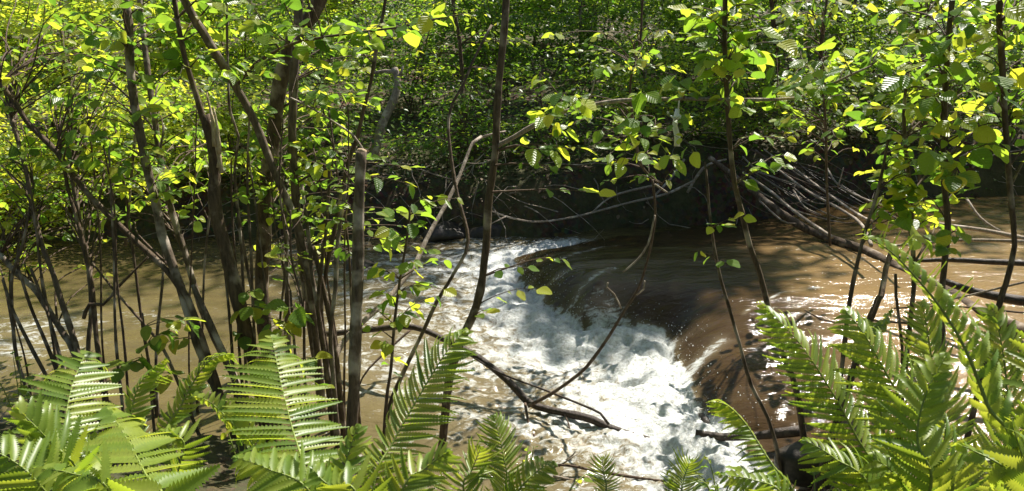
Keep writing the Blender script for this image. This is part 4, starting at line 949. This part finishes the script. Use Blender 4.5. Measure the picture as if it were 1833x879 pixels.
fr(f, [(320, 860, 2.5), (330, 800, 2.5), (290, 780, 2.55)], 60, 18, droop=.3)
f = fern('tall bright fern left of the cut pole, frond spread like a ladder', 575, 2.1)
fr(f, [(555, 880, 2.1), (525, 780, 2.3), (505, 700, 2.52), (487, 612, 2.8)], 122, 30, sideways=0.35, toward=.4, up=.9, lean=12)
fr(f, [(470, 830, 2.3), (420, 770, 2.4), (375, 728, 2.5), (345, 718, 2.55)], 42, 22, sideways=-.8, up=.4, droop=.4)
fr(f, [(560, 900, 2.0), (480, 850, 2.05), (425, 830, 2.1)], 90, 20, toward=.3, droop=.2)
fr(f, [(610, 900, 2.0), (620, 840, 2.05), (640, 775, 2.1)], 70, 22, bendy=1, curl_tip=.3)
f = fern('dark green fern leaning right in front of the rapids, its tip finely curled', 640, 1.95)
fr(f, [(670, 880, 2.1), (705, 800, 2.2), (762, 700, 2.3), (800, 640, 2.35), (832, 602, 2.4)], 105, 36, sideways=-0.35, toward=.7, up=.4, bendy=1, droop=.25, asym=(1.1, .85))
fr(f, [(720, 890, 2.05), (760, 850, 2.1), (800, 820, 2.1)], 80, 18, droop=.2)
fr(f, [(640, 900, 1.9), (590, 880, 1.95), (560, 850, 2.0)], 80, 18, droop=.2)
f = fern('small fern pair at the bottom centre below the fallen branch', 860, 2.5)
fr(f, [(905, 880, 2.6), (900, 820, 2.65), (885, 755, 2.7)], 62, 24, sideways=.2, bendy=1)
fr(f, [(830, 885, 2.45), (845, 850, 2.5), (860, 812, 2.5)], 70, 20, bendy=1)
fr(f, [(930, 885, 2.5), (965, 850, 2.55), (990, 835, 2.6)], 55, 18, droop=.3)
f = fern('little dark fern at the bottom edge right of centre', 1085, 2.8)
fr(f, [(1085, 880, 2.85), (1080, 855, 2.88), (1078, 828, 2.9)], 42, 18, bendy=1)
f = fern('low feathery fern at the bottom edge below the wet log', 1240, 2.7)
fr(f, [(1220, 885, 2.75), (1225, 860, 2.8), (1235, 832, 2.8)], 55, 18, bendy=1)
# right
f = fern('pale fern with a drooping bright tip beside the wet log', 1450, 2.2)
fr(f, [(1420, 900, 2.25), (1380, 840, 2.3), (1335, 770, 2.4), (1300, 735, 2.4), (1275, 730, 2.38)], 48, 26, sideways=.5, droop=.5, bendy=2)
fr(f, [(1400, 900, 2.2), (1350, 870, 2.25), (1290, 860, 2.3)], 60, 18, droop=.3, bendy=1)
f = fern('large bright fern at the right with two tall fronds leaning toward the stream', 1600, 1.9)
fr(f, [(1580, 900, 1.98), (1530, 790, 2.05), (1480, 700, 2.1), (1425, 620, 2.15), (1365, 558, 2.2)], 92, 36, sideways=-.12, bendy=1, droop=.25, curl_tip=.5)
fr(f, [(1700, 900, 1.85), (1645, 790, 1.9), (1590, 690, 1.95), (1545, 610, 2.0), (1512, 568, 2.05)], 112, 36, sideways=-.12, bendy=1, droop=.15, curl_tip=.5)
fr(f, [(1560, 900, 1.9), (1490, 830, 1.95), (1440, 800, 2.0)], 85, 22, bendy=1, droop=.3)
fr(f, [(1640, 900, 1.8), (1600, 860, 1.8), (1560, 830, 1.82)], 95, 20, bendy=1)
fr(f, [(1660, 900, 1.75), (1640, 800, 1.8), (1655, 720, 1.85), (1690, 650, 1.9)], 100, 24, bendy=1)
f = fern('shaded upright fern standing behind the large bright fern', 1665, 2.3)
fr(f, [(1690, 800, 2.35), (1672, 690, 2.4), (1660, 610, 2.42), (1650, 555, 2.45)], 82, 30)
fr(f, [(1800, 800, 2.35), (1800, 700, 2.4), (1790, 620, 2.45), (1775, 560, 2.5)], 85, 28)
fr(f, [(1560, 640, 2.4), (1580, 590, 2.45), (1595, 565, 2.5)], 40, 20, bendy=2, curl_tip=.8)
f = fern('nearest yellow green fern at the right edge, its long frond ending in a rolled tip', 1840, 1.42)
fr(f, [(1815, 880, 1.45), (1765, 740, 1.5), (1725, 640, 1.53), (1680, 565, 1.55), (1630, 505, 1.57), (1590, 465, 1.58), (1548, 440, 1.58)], 70, 44, sideways=-.75, toward=.5, up=.35, bendy=2, droop=.5, curl_tip=.9)
fr(f, [(1930, 860, 1.5), (1925, 760, 1.55), (1905, 680, 1.6), (1880, 600, 1.62)], 165, 24, droop=.15)
fr(f, [(1850, 900, 1.3), (1790, 850, 1.32), (1720, 815, 1.35)], 95, 20, bendy=1, droop=.3)
fr(f, [(1900, 950, 1.4), (1840, 860, 1.42), (1810, 780, 1.45)], 110, 20, bendy=1, droop=.2)

# ------------------------------------------------------------------ low leafy plants on the near bank
for k, (px, py, Y, n, lab) in enumerate(((1290, 845, 3.0, 16, 'low round leaved plant at the bottom edge under the wet log'), (1340, 862, 2.9, 14, 'low round leaved plant left of the pale drooping fern'), (1210, 862, 2.95, 14, 'low leafy plant at the bottom edge left of the round leaved plants'),
                                         (940, 800, 3.1, 12, 'small bright leafy plant beside the small fern pair'), (20, 640, 3.6, 10, 'low dark leaves at the left edge above the corner fern'), (420, 700, 3.2, 12, 'low leafy plant in the dark gap left of the tall bright fern'),
                                         (1470, 850, 2.6, 14, 'low leafy plant tucked left of the large bright fern'), (1000, 868, 3.05, 14, 'low leafy plant at the bottom edge among the bare twigs'))):
    t = P(px, py, Y); z = gz(t.x, t.y); s = Sapling('leafy_herb', lab, 'herb', (t.x, t.y, z), 400 + k, 'low herbs on the near bank')
    h = max(0.12, t.z - z)
    for i in range(max(4, n // 3)):
        a = FR.uniform(0, 6.28); sp = FR.uniform(.04, .16); e = Vector((t.x + math.cos(a) * sp, t.y + math.sin(a) * sp, z + h * FR.uniform(.6, 1.05)))
        s.stem([(t.x, t.y, z - .03), Vector((t.x, t.y, z)).lerp(e, .5) + Vector((0, 0, .03)), e], [.004, .003, .0015], M_STALK, 'stem', 4, 0, .05, False)
        s.spray(s.lines[-1][0], FR.uniform(.035, .055), 6, .35)
